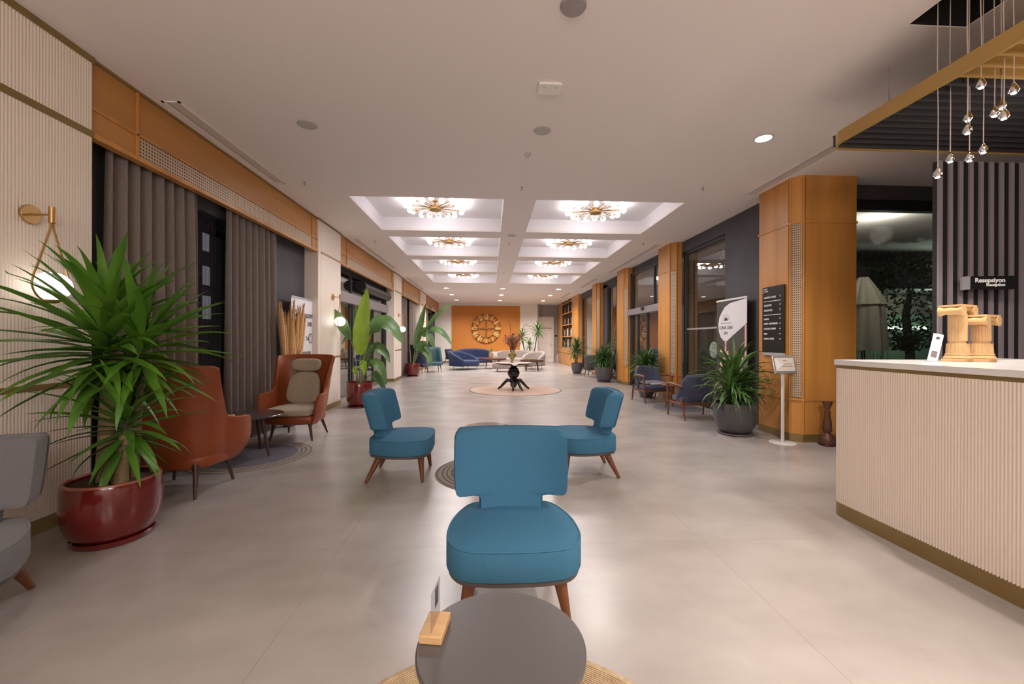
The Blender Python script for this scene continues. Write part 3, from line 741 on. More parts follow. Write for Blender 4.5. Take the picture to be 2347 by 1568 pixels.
# ================================================================== RUST WING CHAIRS
def wing_chair():
    root = thing('wing_armchair', '', 'armchair', group='rust wing armchairs by the curtains')
    # sitter faces -y; shell wraps around the back (+y)
    NU = 56; rows_z = 12
    def topz(a):                     # a: 0 at back centre, 1 at arm front
        a = abs(a)
        if a < .42: return 1.075 + .015*cos(a/.42*pi/2)
        if a < .52:
            u = (a - .42)/.10; u = u*u*(3 - 2*u); return 1.075*(1-u) + .64*u
        if a < .66:
            u = (a - .52)/.14; return .64 - .03*u
        u = (a - .66)/.34; return .61 - .015*u - .14*max(0, (u - .62)/.38)**2.2
    def plan(a, t):                  # t: 0 bottom .. 1 top of the wing
        s = math.copysign(1, a) if a else 1; a = abs(a)
        # plan path: back centre -> corner -> arm front
        w = .305 + .055*t + .03*t**3; y_b = .20 + .13*t; 
        ang = a/.5*(pi/2)
        if a <= .5:
            x = w*sin(ang)**.75; y = y_b - .26*(1 - cos(ang)**.75)
        else:
            u = (a - .5)/.5; x = w + .05*sin(pi*u*.85); y = (y_b - .26) - u*(.42 + (y_b - .33))
        return s*x, y
    vs = []; n2 = NU + 1
    for i in range(n2):
        a = -1 + 2*i/NU; tz = topz(a)
        for k in range(rows_z):
            v = k/(rows_z - 1); z = .225 + (tz - .225)*v; t = (z - .225)/.86
            x, y = plan(a, t); low = max(0, 1 - (z - .225)/.17)
            x *= 1 - .20*low**2; y = y*(1 - .16*low**2)
            if v > .93 and tz > .9: x *= 1.015; y += .012
            vs.append((x, y, z))
    fs = [(i*rows_z + k, (i+1)*rows_z + k, (i+1)*rows_z + k + 1, i*rows_z + k + 1) for i in range(NU) for k in range(rows_z - 1)]
    o = MB().add(vs, fs).build('shell', 'leather', root, ang=80)
    q = o.modifiers.new('solid', 'SOLIDIFY'); q.thickness = .042; q.offset = 0
    q = o.modifiers.new('bev', 'BEVEL'); q.width = .016; q.segments = 3; q.limit_method = 'ANGLE'; q.angle_limit = R(50)
    outl = smooth_poly([(0, -.37), (.2, -.355), (.315, -.30), (.325, -.1), (.31, .1), (.2, .2), (0, .215), (-.2, .2), (-.31, .1), (-.325, -.1), (-.315, -.30), (-.2, -.355)], 72)
    cushion(MB(), inset(outl, (0,0), .97), (0, 0), .215, .335, .03, .0, .05).build('shell_base', 'leather', root)
    cushion(MB(), [(x, y*1.08 - .055) for x, y in inset(outl, (0, 0), .93)], (0, -.05), .338, .418, .034, .022, .034).build('seat_cushion', 'beige', root)
    def pad(name, w, h, zc, y, tilt, th, tp):
        pts = []
        n = 40; ex = 3.2
        for j in range(n):
            a = 2*pi*j/n; ca, sa = cos(a), sin(a)
            x = w*math.copysign(abs(ca)**(2/ex), ca); z = h*math.copysign(abs(sa)**(2/ex), sa)
            pts.append((x*(1 - tp*(z/h)), z))
        rings = []
        for k, yy in ((.88, th), (.97, th*.7), (1, th*.3), (1, 0), (.96, -th*.6), (.85, -th*.95), (.6, -th*1.15), (.25, -th*1.25)):
            rings.append([(x*k, yy + (x*k/w)**2*-.05, z*k) for x, z in pts])
        ob = MB().loft(rings).build(name, 'beige', root)
        ob.location = (0, y, zc); ob.rotation_euler = (R(tilt), 0, 0); return ob
    pad('back_cushion', .215, .225, .635, .165, -14, .04, .12)
    pad('head_cushion', .195, .090, .945, .245, -11, .045, 0)
    for sx in (-1, 1):
        MB().tube([(sx*.21, -.20, .27), (sx*.225, -.215, .20), (sx*.265, -.245, 0)], [.04, .022, .011], 12).build('leg', 'darkwalnut', root)
        MB().tube([(sx*.20, .15, .27), (sx*.22, .175, .20), (sx*.265, .25, 0)], [.04, .022, .011], 12).build('leg', 'darkwalnut', root)
    return root
wc = wing_chair(); wc.location = (-2.555, 5.64, 0); wc['label'] = 'rust leather wing armchair with beige cushions facing the camera'
dup(wc, (-2.655, 3.70, 0), R(180), 'rust leather wing armchair seen from behind, next to the large yucca')

def splay_table(name, label, loc, r, h, topm, legm, nleg=3, rot=0, group=None, spread=.62, legtop=.45):
    root = thing(name, label, 'table', loc, rot)
    MB().lathe([(r*.97, h - .022), (r, h - .014), (r, h - .004), (r - .004, h), (.001, h)], n=64).lathe([(r*.97, h - .022), (.001, h - .0221)], n=64, cap0=False).build('table_top', topm, root)
    for i in range(nleg):
        a = 2*pi*i/nleg; d = Vector((cos(a), sin(a), 0))
        MB().tube([d*r*legtop + Vector((0,0,h - .022)), d*r*spread*1.25], [.022, .011], 10).build('leg', legm, root)
    return root
splay_table('round_side_table', 'dark round side table between the two rust wing chairs', (-2.68, 4.76, .0087), .315, .452, 'darktop', 'darkwalnut', 3, R(100))
t = MB().box((-.055, -.04, 0), (.055, .04, .022)).build('card_holder', 'pine', bev=.003); t.location = (-2.83, 4.58, .4610); t.rotation_euler = (0,0,R(20))
tag(t, 'small light wood card holder on the dark table between the rust chairs', 'card holder')
splay_table('front_side_table', 'grey round side table in the foreground at the bottom edge', (.030, 1.085, .012), .222, .488, 'tabletop', 'darkwalnut', 3, R(35))
splay_table('glossy_side_table', 'glossy grey round side table behind the front blue chair', (-.028, 4.02, .0087), .235, .442, 'mirror_top', 'darkwalnut', 3, R(80))
root = thing('table_card_holder', 'light wood block with clear acrylic card on the front grey table', 'card holder', (-.150, 1.135, .5005), R(-8))
MB().box((-.031, -.052, 0), (.031, .052, .022)).build('wood_block', 'pine', root, bev=.003)
a = MB().box((-.0012, -.040, .016), (.0012, .046, .125)).build('acrylic_sheet', 'acrylic', root)
MB().box((-.0022, .004, .06), (-.0014, .036, .112)).build('printed_code_panel', 'greyink', a)
t = MB().box((-.05, -.035, 0), (.05, .035, .006)).build('coaster_card', 'silver', bev=.002); t.location = (-.02, 3.93, .4510)
tag(t, 'small pale card lying on the glossy side table', 'card')

# ================================================================== RUGS
def ring_rug(name, label, c, bands, z=.005, edge=None):
    root = thing(name, label, 'rug', (c[0], c[1], 0))
    r_out = bands[0][0]
    MB().lathe([(r_out, 0), (r_out, z - .002), (r_out - .004, z), (.001, z)], n=96).build('rug_base', bands[0][1], root)
    zz = z
    for r, m in bands[1:]:
        zz += .0005; MB().lathe([(r, zz - .0004), (r, zz), (.001, zz)], n=96, cap0=False).build('woven_ring', m, root)
    return root
ringset = lambda r: [(r, 'ruglight'), (r*.975, 'rugdark'), (r*.955, 'ruglight'), (r*.89, 'rugdark'), (r*.865, 'ruglight'), (r*.82, 'rugdark'), (r*.795, 'ruglight'), (r*.75, 'rugmid')]
ring_rug('ringed_rug', 'round slate rug with pale rings under the rust chairs table', (-2.68, 4.72), ringset(.64))
ring_rug('ringed_rug', 'round slate rug with pale rings behind the front blue chair', (.06, 4.06), ringset(.60))
ring_rug('ringed_rug', 'round slate rug with pale rings under the navy chairs on the right', (3.60, 7.72), ringset(.62))
ring_rug('centre_rug', 'large round beige rug with dark border under the pedestal table', (.645, 10.74), [(1.20, 'rugdark'), (1.175, 'rugbeige')])
ring_rug('small_pale_rug', 'small pale round rug beside the dark grey chair on the right', (3.42, 14.15), [(.55, 'ruglight')])
root = ring_rug('jute_rug', 'round jute rug with blue dots under the foreground table', (.035, 1.02), [(.72, 'jute')])
tm = MB(); r = .705
pts = []
for i in range(60 * 60):
    a = 2*pi*i/60; rr = .16 + (.70 - .16)*i/3600; pts.append((rr*cos(a), rr*sin(a), .0075))
tm.tube(pts, .0034, 5); tm.build('jute_braid', 'jute', root)
for i in range(12):
    a = 2*pi*i/12 + .14; MB().lathe([(.030, .008), (.028, .0118), (.001, .012)], (.60*cos(a), .60*sin(a)), 14).build('blue_dot', 'blueyarn', root)

# ================================================================== PLANTS
def blade(mb, base, az, el, L, W, droop, rnd, seg=8, twist=0):
    p = Vector(base); e = el; side = Vector((-sin(az), cos(az), 0)); rows = []
    for i in range(seg + 1):
        t = i/seg
        d = Vector((cos(e)*cos(az), cos(e)*sin(az), sin(e)))
        wd = W*min(1, .38 + 1.9*t)*(1 - t**2.3)*.5 + .0006
        up = side.cross(d).normalized()
        if up.z < 0: up = -up
        tw = twist*t; s2 = side*cos(tw) + up*sin(tw)
        rows += [p - s2*wd + up*wd*.35, p, p + s2*wd + up*wd*.35]
        p = p + d*(L/seg); e -= droop/seg*(.5 + 1.2*t)
    fs = []
    for i in range(seg):
        for k in (0, 1): a = i*3 + k; fs.append((a, a+1, a+4, a+3))
    mb.add(rows, fs)
def crown(root, name, c, n, L, W, m='leaf', el0=85, el1=-25, droop=(.5, 1.3), seed=1, axis_h=.15, lim=None):
    rnd = random.Random(seed); mb = MB()
    for i in range(n):
        t = i/n; az = i*2.39996 + rnd.uniform(-.25, .25)
        el = R(el0 + (el1 - el0)*(t**.85) + rnd.uniform(-9, 9)); l = L*(.70 + .30*sin(pi*min(1, .2 + t)))*rnd.uniform(.82, 1.12)
        b = (c[0] + .02*cos(az), c[1] + .02*sin(az), c[2] + axis_h*(1 - t) - axis_h*.5)
        blade(mb, b, az, el, l, W*rnd.uniform(.8, 1.15), rnd.uniform(*droop), rnd, twist=rnd.uniform(-.5, .5))
    if lim: mb.v = [(min(max(x, lim[0] + .01*sin(40*z)), lim[1] + .01*sin(40*z)), y, z) for x, y, z in mb.v]
    return mb.build(name, m, root, ang=80)
# big yucca
root = thing('large_yucca', 'tall yucca in a glossy oxblood pot against the fluted panel on the left', 'potted plant', (-2.475, 2.83, 0))
MB().lathe([(.001, 0), (.195, 0), (.208, .012), (.211, .030), (.202, .036), (.193, .020), (.001, .018)], n=56).build('saucer', 'red', root)
MB().lathe([(.001, .022), (.15, .022), (.19, .036), (.222, .075), (.243, .14), (.252, .22), (.251, .30), (.246, .375), (.240, .392), (.226, .396), (.219, .388), (.224, .36)], n=64, cap1=False).build('pot', 'red', root)
MB().lathe([(.244, .387), (.240, .397), (.225, .399), (.218, .388)], n=64, cap0=False, cap1=False).build('pot_rim', 'redrim', root)
MB().lathe([(.228, .365), (.001, .372)], n=48, cap0=False).build('soil', 'soil', root)
MB().tube([(-.06,0,.34), (-.055,.01,.6), (-.045,.01,.9), (-.03,.0,1.16)], [.052,.046,.042,.038], 14).build('plant_trunk', 'trunk', root)
MB().tube([(.065,-.03,.34), (.07,-.03,.5), (.09,-.02,.68)], [.044,.040,.034], 14).build('plant_trunk', 'trunk', root)
MB().tube([(.05,.08,.34), (.07,.08,.75), (.11,.07,1.05)], [.036,.033,.03], 12).build('plant_trunk', 'trunk', root)
crown(root, 'leaf_crown', (-.03, -.03, 1.24), 100, .66, .074, seed=4, el0=86, el1=-36, droop=(.15, .95), axis_h=.36, lim=(-.50, 9))
crown(root, 'leaf_crown', (.14, .04, 1.22), 66, .60, .064, seed=9, el0=84, el1=-34, droop=(.2, 1.0), axis_h=.28, lim=(-.50, 9))
crown(root, 'leaf_crown', (.09, -.02, .72), 58, .47, .058, seed=12, el0=80, el1=-48, droop=(.2, 1.0), axis_h=.26, lim=(-.50, 9))

def grey_pot_plant(label, loc, r, h, ph, L, n, seeds, crowns, W=.035, lim=None, group='leafy dracaenas in grey pots along the right side', leafm='leaf2', trunks=True, potm='greypot'):
    root = thing('potted_dracaena', label, 'potted plant', loc, 0, group)
    MB().lathe([(.001, 0), (r*.72, 0), (r*.80, .012), (r*.80, .028), (r*.74, .028), (.001, .02)], n=40).build('saucer', 'saucer', root)
    MB().lathe([(.001, .024), (r*.55, .024), (r*.70, .05), (r*.88, h*.28), (r*.98, h*.55), (r, h*.85), (r*.985, h), (r*.93, h), (r*.90, h*.93)], n=48, cap1=False).build('pot', potm, root)
    MB().lathe([(r*.93, h*.90), (.001, h*.92)], n=32, cap0=False).build('soil', 'soil', root)
    for (x, y, z, l, nn), sd in zip(crowns, seeds):
        if trunks: MB().tube([(x*.5, y*.5, h*.88), (x, y, z)], [.028, .022], 10).build('plant_trunk', 'trunkdark', root)
        crown(root, 'leaf_crown', (x, y, z), nn, l, W, leafm, 88, -32, (.6, 1.8), sd, axis_h=.16, lim=lim)
    return root
# nearest, beside the pillar
grey_pot_plant('broad-leaved dracaena in a large grey pot beside the near wood pillar', (3.42, 5.58, 0), .285, .44, .44, .55, 60, (21, 22, 23),
               [(0, 0, .74, .64, 70), (-.13, -.08, .62, .54, 60), (.14, .03, .60, .50, 46)], W=.052, lim=(-9, .66))
grey_pot_plant('bushy dracaena behind the navy chair with striped cushion', (3.56, 9.22, 0), .20, .42, .42, .5, 60, (31, 32, 33), [(0, 0, .72, .52, 190), (.15, .05, .68, .45, 110), (-.14, -.05, .66, .45, 90)], W=.024)
grey_pot_plant('bushy dracaena in a round dark pot in front of the dark window', (3.545, 12.70, 0), .28, .48, .42, .5, 60, (41, 42, 43), [(0, 0, .74, .56, 200), (-.15, 0, .66, .45, 100), (.15, 0, .66, .45, 90)], W=.025)
grey_pot_plant('taller dracaena on dark trunks beside the bookcase', (3.36, 15.85, 0), .22, .43, .42, .5, 60, (51, 52), [(0, 0, 1.0, .60, 150), (-.1, 0, .78, .45, 60)], W=.032)
root = grey_pot_plant('tall two-headed yucca behind the far patterned armchair', (2.05, 21.6, 0), .28, .5, .5, .6, 50, (61, 62, 63), [(-.42, 0, 1.45, .62, 60), (.42, 0, 1.75, .70, 70), (.0, .0, .98, .5, 40)], W=.05, leafm='leaf')
root['group'] = ''; del root['group']; root.name = 'far_yucca'

# bird of paradise plants: paddles on long stalks
def bez(p0, p1, p2, p3, n):
    out = []
    for i in range(n + 1):
        t = i/n; out.append((Vector(p0)*(1-t)**3 + Vector(p1)*3*t*(1-t)**2 + Vector(p2)*3*t*t*(1-t) + Vector(p3)*t**3))
    return out
def paddle(root, pts, W, start, nrm, m='paddle', rad=.011, fold=.25, tear=0):
    P = bez(*pts, 26); k0 = int(26*start)
    st = MB().tube(P[:k0 + 1], [rad*(1 - .45*i/k0) for i in range(k0 + 1)], 8).build('leaf_stalk', 'stem', root)
    nv = Vector(nrm).normalized(); rows = []; n = 26 - k0
    for i in range(n + 1):
        p = P[k0 + i]; d = (P[min(k0+i+1, 26)] - P[k0+i-1]).normalized(); s = d.cross(nv).normalized(); up = s.cross(d)
        t = i/n; w = W*.5*(sin(pi*min(1, t*.96 + .04))**.62)*(1 - .25*t); rip = .012*sin(i*2.1)
        for q in (-1, -.55, 0, .55, 1): rows.append(p + s*w*q + up*(abs(q)**1.4*w*fold + rip*abs(q)))
    fs = []
    for i in range(n):
        for k in range(4): a = i*5 + k; fs.append((a, a+1, a+6, a+5))
    MB().add(rows, fs).build('leaf_blade', m, root, ang=80)
def strelitzia(label, loc, s, r, h, leaves):
    root = thing('bird_of_paradise', label, 'potted plant', loc, 0)
    MB().lathe([(.001, 0), (r*.80, 0), (r*.86, .01), (r*.86, .03), (r*.8, .03), (.001, .02)], n=40).build('saucer', 'red', root)
    MB().lathe([(.001, .025), (r*.62, .025), (r*.80, .06), (r*.93, h*.3), (r, h*.7), (r*1.0, h*.96), (r*.97, h), (r*.91, h), (r*.90, h*.93)], n=48, cap1=False).build('pot', 'red', root)
    MB().lathe([(r*.92, h*.9), (.001, h*.92)], n=32, cap0=False).build('soil', 'soil', root)
    for pts, W, st, nrm, m in leaves: paddle(root, [tuple(c*s for c in q) for q in pts], W*s, st, nrm, m)
    return root
# in local metres of the nearer plant (x right, y away, z up)
strelitzia('bird of paradise plant in a red pot, the nearer one, by the glass entrance', (-2.55, 8.12, 0), 1, .255, .48, [
    ([(0,0,.4), (0,0,.9), (.02,-.03,1.2), (.16,-.06,2.30)], .38, .46, (-.1,-1,0), 'paddlenew'),
    ([(-.03,0,.4), (-.05,0,1.0), (-.12,-.05,1.55), (-.60,-.08,1.93)], .26, .55, (-.5,-.7,.7), 'paddle'),
    ([(.02,0,.4), (.06,0,1.1), (.32,-.05,2.25), (.86,-.10,1.20)], .40, .52, (.5,-.75,.5), 'paddle'),
    ([(.03,.03,.4), (.1,.05,.9), (.25,.0,1.55), (.60,-.05,.85)], .26, .55, (.5,-.7,.5), 'paddle'),
    ([(.05,-.03,.4), (.1,-.05,.7), (.35,-.1,1.25), (.55,-.12,.42)], .22, .5, (.4,-.8,.3), 'paddle'),
    ([(.0,.05,.4), (.05,.1,.7), (.12,.1,1.0), (.20,.12,1.15)], .20, .35, (0,-1,.1), 'paddle'),
    ([(-.02,.04,.4), (0,.05,.9), (.05,.1,1.5), (-.12,.12,1.95)], .22, .55, (-.3,-.9,.4), 'paddle'),
    ([(.02,.06,.4), (.04,.05,1.0), (.22,.12,1.75), (.42,.15,1.72)], .24, .6, (.2,-.8,.6), 'paddle'),
    ([(-.04,-.02,.4), (-.05,-.03,.6), (-.08,-.1,.9), (-.02,-.16,.62)], .15, .45, (-.3,-.9,.3), 'paddlenew'),
    ([(.02,-.05,.4), (.03,-.1,.8), (.10,-.12,1.05), (.14,-.15,.62)], .17, .5, (.1,-.9,.3), 'paddlenew'),
    ([(.06,.0,.4), (.15,0,.6), (.28,-.05,.85), (.52,-.08,.30)], .20, .5, (.3,-.8,.4), 'paddle'),
])
strelitzia('bird of paradise plant in a red pot, the farther one, near the navy high-back chair', (-2.80, 14.85, 0), 1, .26, .46, [
    ([(0,0,.4), (.05,0,.9), (.15,-.03,1.3), (.48,-.06,2.62)], .30, .42, (-.1,-1,0), 'paddle'),
    ([(.03,0,.4), (.15,0,1.1), (.45,-.05,2.0), (1.40,-.08,2.62)], .20, .50, (-.3,-.9,.5), 'paddle'),
    ([(.03,0,.4), (.2,0,1.3), (.45,-.05,2.1), (.80,-.1,.95)], .34, .5, (.4,-.8,.4), 'paddle'),
    ([(.05,0,.4), (.3,0,1.4), (.7,-.05,2.3), (1.42,-.1,1.10)], .30, .55, (.4,-.8,.5), 'paddle'),
    ([(.0,.03,.4), (.1,0,1.0), (.2,-.02,1.6), (.50,-.04,1.75)], .22, .55, (-.2,-.9,.3), 'paddle'),
    ([(.02,-.03,.4), (.12,0,.8), (.40,-.05,1.5), (.60,-.08,.80)], .26, .5, (.2,-.9,.3), 'paddle'),
    ([(.05,0,.4), (.2,0,.9), (.45,-.05,1.3), (.70,-.1,.35)], .34, .45, (.3,-.8,.4), 'paddle'),
    ([(.02,0,.4), (.1,0,.8), (.25,-.05,1.3), (.55,-.1,1.15)], .30, .45, (.2,-.9,.3), 'paddle'),
])
# pampas grass in a basket
root = thing('pampas_arrangement', 'golden dried pampas plumes in a dark basket in front of the roll-up banner', 'dried plant', (-3.02, 6.33, 0))
MB().lathe([(.001, 0), (.08, 0), (.09, .1), (.095, .22), (.09, .30), (.08, .30)], n=30, cap1=False).build('basket', 'rugdark', root)
rp = random.Random(5)
for i in range(30):
    a = rp.uniform(0, 2*pi); sp = rp.uniform(.02, .17); hh = rp.uniform(1.40, 1.93)
    tip = Vector((max(cos(a)*sp*1.1, -.06), sin(a)*sp*2.1, hh)); b0 = Vector((cos(a)*.03, sin(a)*.03, .1)); mid = b0.lerp(tip, .55); mid.x *= .8
    pl = MB().tube([b0, mid], .003, 5).build('plume_stalk', 'pampas', root)
    L0 = (tip - mid); qs = [mid + L0*t for t in (0, .1, .3, .55, .8, 1)]
    mb = MB().tube(qs, [.006, .024, .036, .034, .022, .002], 9)
    for k in range(240):
        t = rp.uniform(.02, .95); p = mid + L0*t; aa = rp.uniform(0, 2*pi); d = (L0.normalized()*1.2 + Vector((cos(aa), sin(aa), .1))*.45).normalized()*rp.uniform(.06, .11)
        s = Vector((-sin(aa), cos(aa), 0))*.0035; mb.add([p - s, p + s, p + d], [(0,1,2)])
    mb.build('plume', 'pampas', root, smooth=False)

# ================================================================== RIGHT-HAND SEATING
def shell_chair(loc, rz, label, stripe=False):
    root = thing('wooden_frame_armchair', label, 'armchair', loc, rz)
    rows = []                                        # back shell, sitter faces -y
    for k in range(9):
        v = k/8; z = .33 + .40*v; hw = .31*(1 - .35*v**2.6); row = []
        for j in range(17):
            s = -1 + j/8; row.append((hw*s, .20 + .11*v - .20*(abs(s)**2.2)*(1 - .45*v), z + .02*(1 - s*s)*v))
        rows.append(row)
    MB().loft(rows, False, False, closed=False).build('back_shell', 'navy', root, solid=.05, ang=80)
    outl = smooth_poly([(0,-.28), (.2,-.27), (.27,-.2), (.28,0), (.25,.16), (0,.2), (-.25,.16), (-.28,0), (-.27,-.2), (-.2,-.27)], 60)
    cushion(MB(), outl, (0,0), .27, .37, .03, .02).build('seat', 'navy', root)
    if stripe:
        pts = inset(outl, (0,0), .86); cushion(MB(), pts, (0,0), .385, .43, .02, .02).build('patterned_cushion', 'greyfab', root)
        MB().box((-.18, -.262, .39), (.18, -.255, .42)).build('cushion_pattern_band', 'paper', root)
    for s in (-1, 1):
        MB().tube([(s*.335, -.245, .555), (s*.325, -.25, .3), (s*.315, -.27, 0)], [.019, .021, .012], 10).build('leg', 'walnut', root)
        MB().tube([(s*.30, .20, .34), (s*.29, .24, .2), (s*.28, .29, 0)], [.024, .02, .012], 10).build('leg', 'walnut', root)
        MB().tube([(s*.335, -.29, .555), (s*.345, -.1, .575), (s*.325, .08, .56), (s*.27, .20, .54)], [.018, .026, .024, .014], 10).build('armrest', 'walnut', root)
        MB().box((s*.31 - .012, -.25, .235), (s*.31 + .012, .22, .275)).build('side_rail', 'walnut', root, bev=.004)
    MB().box((-.30, -.262, .235), (.30, -.238, .27)).build('cross_rail', 'walnut', root, bev=.004)
    MB().box((-.29, .19, .235), (.29, .215, .275)).build('cross_rail', 'walnut', root, bev=.004)
    return root
shell_chair((3.43, 6.79, 0), R(180), 'navy shell armchair with walnut frame seen from behind, next to the near grey pot')
shell_chair((3.43, 8.62, 0), R(12), 'navy shell armchair with patterned cushion facing the camera', True)
splay_table('walnut_side_table', 'small round walnut table between the two navy shell armchairs', (3.53, 7.74, .0087), .24, .452, 'walnut', 'walnut', 3, R(190))
def plain_chair(name, label, loc, rz, m, h=.78, w=.32, legm='walnut'):
    root = thing(name, label, 'armchair', loc, rz); rows = []
    for k in range(7):
        v = k/6; z = .30 + (h - .30)*v; row = []
        for j in range(15):
            s = -1 + j/7; row.append((w*s*(1 - .06*v), .24 + .09*v - .42*(abs(s)**3)*(1 - v*.55), z))
        rows.append(row)
    MB().loft(rows, False, False, closed=False).build('back_shell', m, root, solid=.07, ang=80)
    outl = smooth_poly([(0,-.30), (w*.7,-.29), (w*.95,-.2), (w*.95,.1), (w*.7,.24), (0,.26), (-w*.7,.24), (-w*.95,.1), (-w*.95,-.2), (-w*.7,-.29)], 60)
    cushion(MB(), outl, (0,0), .26, .40, .035, .02).build('seat', m, root)
    for sx in (-1, 1):
        for sy in (-1, 1): MB().tube([(sx*w*.72, sy*.2, .27), (sx*w*.85, sy*.27, 0)], [.02, .010], 8).build('leg', legm, root)
    return root
plain_chair('charcoal_armchair', 'charcoal armchair between the two dracaenas near the bookcase', (3.66, 14.42, .006), R(150), 'charcoal')
MB_t = splay_table('small_dark_table', 'small dark table by the round dark pot, half hidden by leaves', (3.72, 13.45, 0), .22, .5, 'walnut', 'walnut', 3, 0)
plain_chair('navy_high_back_chair', 'dark navy high-back chair behind the farther red pot', (-2.76, 15.95, 0), R(165), 'midnight', 1.12, .30)
plain_chair('teal_grey_armchair', 'teal grey armchair half hidden by the farther bird of paradise leaves', (-2.35, 16.9, 0), R(20), 'tealgrey', 1.0, .34)
plain_chair('dark_side_chair', 'small dark chair behind the blue sofa at the far left', (-2.15, 22.4, 0), R(60), 'midnight', .8, .28)

# ================================================================== PEDESTAL TABLE
root = thing('pedestal_table', 'dark turned pedestal table with three curved feet in the middle of the lobby', 'table', (.60, 10.75, .0057))
MB().lathe([(.001, .66), (.42, .66), (.46, .675), (.475, .69), (.475, .705), (.001, .705)], n=72).build('table_top', 'carved', root)
MB().lathe([(.085, .16), (.10, .20), (.075, .25), (.085, .30), (.125, .34), (.155, .40), (.160, .46), (.13, .52), (.145, .545), (.10, .565), (.07, .60), (.10, .64), (.16, .66)], n=36).build('pedestal', 'blackgloss', root)
MB().lathe([(.001, .05), (.05, .06), (.088, .11), (.088, .22), (.06, .27)], n=24).build('pedestal_drop', 'blackgloss', root)
for a in (180, 300, 0, 265):
    d = Vector((cos(R(a)), sin(R(a)), 0)); z = Vector((0,0,1))
    MB().tube([d*.06 + z*.24, d*.17 + z*.25, d*.25 + z*.17, d*.34 + z*.07, d*.41 + z*.025], [.045, .046, .038, .030, .024], 10).build('foot', 'blackgloss', root)
cl = MB()
R0 = .462; n = 96; rings = []
for r, z in ((.02, .7065), (.25, .7065), (R0, .7065), (R0 + .015, .708)):
    rings.append([(r*cos(2*pi*j/n), r*sin(2*pi*j/n), z) for j in range(n)])
rings.append([((R0 + .055*abs(sin(6*pi*j/n)))*cos(2*pi*j/n), (R0 + .055*abs(sin(6*pi*j/n)))*sin(2*pi*j/n), .7075) for j in range(n)])
o = MB().loft(rings[:3] + [[((R0 + .018)*cos(2*pi*j/n), (R0 + .018)*sin(2*pi*j/n), .7062) for j in range(n)], [((R0 + .020)*cos(2*pi*j/n), (R0 + .020)*sin(2*pi*j/n), .7055 - .055*max(0, cos(4*2*pi*j/n))**6) for j in range(n)]], True, False).build('lace_tablecloth', 'marble')
o.location = (.60, 10.75, .0057); tag(o, 'white scalloped lace cloth lying on the pedestal table', 'tablecloth')
o.scale = (1, 1, 1)
root = thing('flower_vase', 'old gold footed vase on the pedestal table', 'vase', (.56, 10.74, .7150))
MB().lathe([(.001, 0), (.055, 0), (.05, .015), (.022, .03), (.022, .06), (.05, .09), (.09, .14), (.105, .19), (.095, .24), (.06, .27), (.05, .30), (.07, .34), (.062, .34), (.045, .30)], n=32, cap1=False).build('vase_body', 'vaseg', root)
root = thing('dried_bouquet', 'tall bouquet of dried brown and pink flowers in the gold vase', 'dried flowers', (.56, 10.74, 1.0))
rp = random.Random(11)
hz = MB(); st = MB(); hd = MB()
for i in range(60):
    a = rp.uniform(0, 2*pi); sp = rp.uniform(.02, .25); h = rp.uniform(.15, .42); x = cos(a)*sp + .04
    st.tube([(0,0,-.1), (x*.4, sin(a)*sp*.4, h*.5), (x, sin(a)*sp, h)], .0025, 4)
    for k in range(14):
        c = Vector((x + rp.gauss(0, .028), sin(a)*sp + rp.gauss(0, .028), h + rp.gauss(0, .035))); u = Vector((rp.uniform(-1,1), rp.uniform(-1,1), rp.uniform(-1,1))).normalized()*.018; v = u.cross(Vector((rp.uniform(-1,1), .3, 1))).normalized()*.012
        hz.add([c-u, c+v, c+u, c-v], [(0,1,2,3)])
for x, z, rr in ((-.06,.75,.016), (-.06,.68,.02), (-.05,.60,.016), (.26,.60,.018), (.30,.68,.014), (.36,.72,.015), (.40,.70,.012), (.46,.66,.012), (-.18,.42,.026), (-.17,.34,.024), (.02,.46,.03), (-.02,.40,.028), (.06,.35,.03), (.2,.44,.028), (.25,.42,.026), (.31,.44,.02), (-.12,.22,.03), (.33,.58,.015), (-.05,.3,.03), (.12,.28,.032)):
    st.tube([(0,0,-.1), (x*.5, 0, z*.5), (x, 0, z)], .002, 4); MB().sphere((x, 0, z), rr, 8, 6).build('seed_head', 'dried', root)
hz.build('dried_filler', 'driedpink', root, smooth=False); st.build('dried_stems', 'dried', root)

# ================================================================== CLOCK
cx0, cz0, y0 = -.275, 1.975, 23.90
root = thing('roman_wall_clock', 'large open gold wall clock with roman numerals on the orange panel', 'wall clock', (cx0, y0, cz0))
def ring(r, w, m, name, y=0):
    n = 72; rr = []
    for rad, yy in ((r - w/2, y), (r + w/2, y), (r + w/2, y + .02), (r - w/2, y + .02)): rr.append([(rad*cos(2*pi*j/n), yy, rad*sin(2*pi*j/n)) for j in range(n)])
    MB().loft(rr + [rr[0]], False, False).build(name, m, root)
ring(.83, .05, 'umber', 'outer_ring'); ring(.53, .045, 'umber', 'inner_ring')
MB().box((-.015, .0, -.53), (.015, .015, .53)).build('cross_bar', 'umber', root); MB().box((-.53, .0, -.015), (.53, .015, .015)).build('cross_bar', 'umber', root)
NUM = ['XII', 'I', 'II', 'III', 'IIII', 'V', 'VI', 'VII', 'VIII', 'IX', 'X', 'XI']
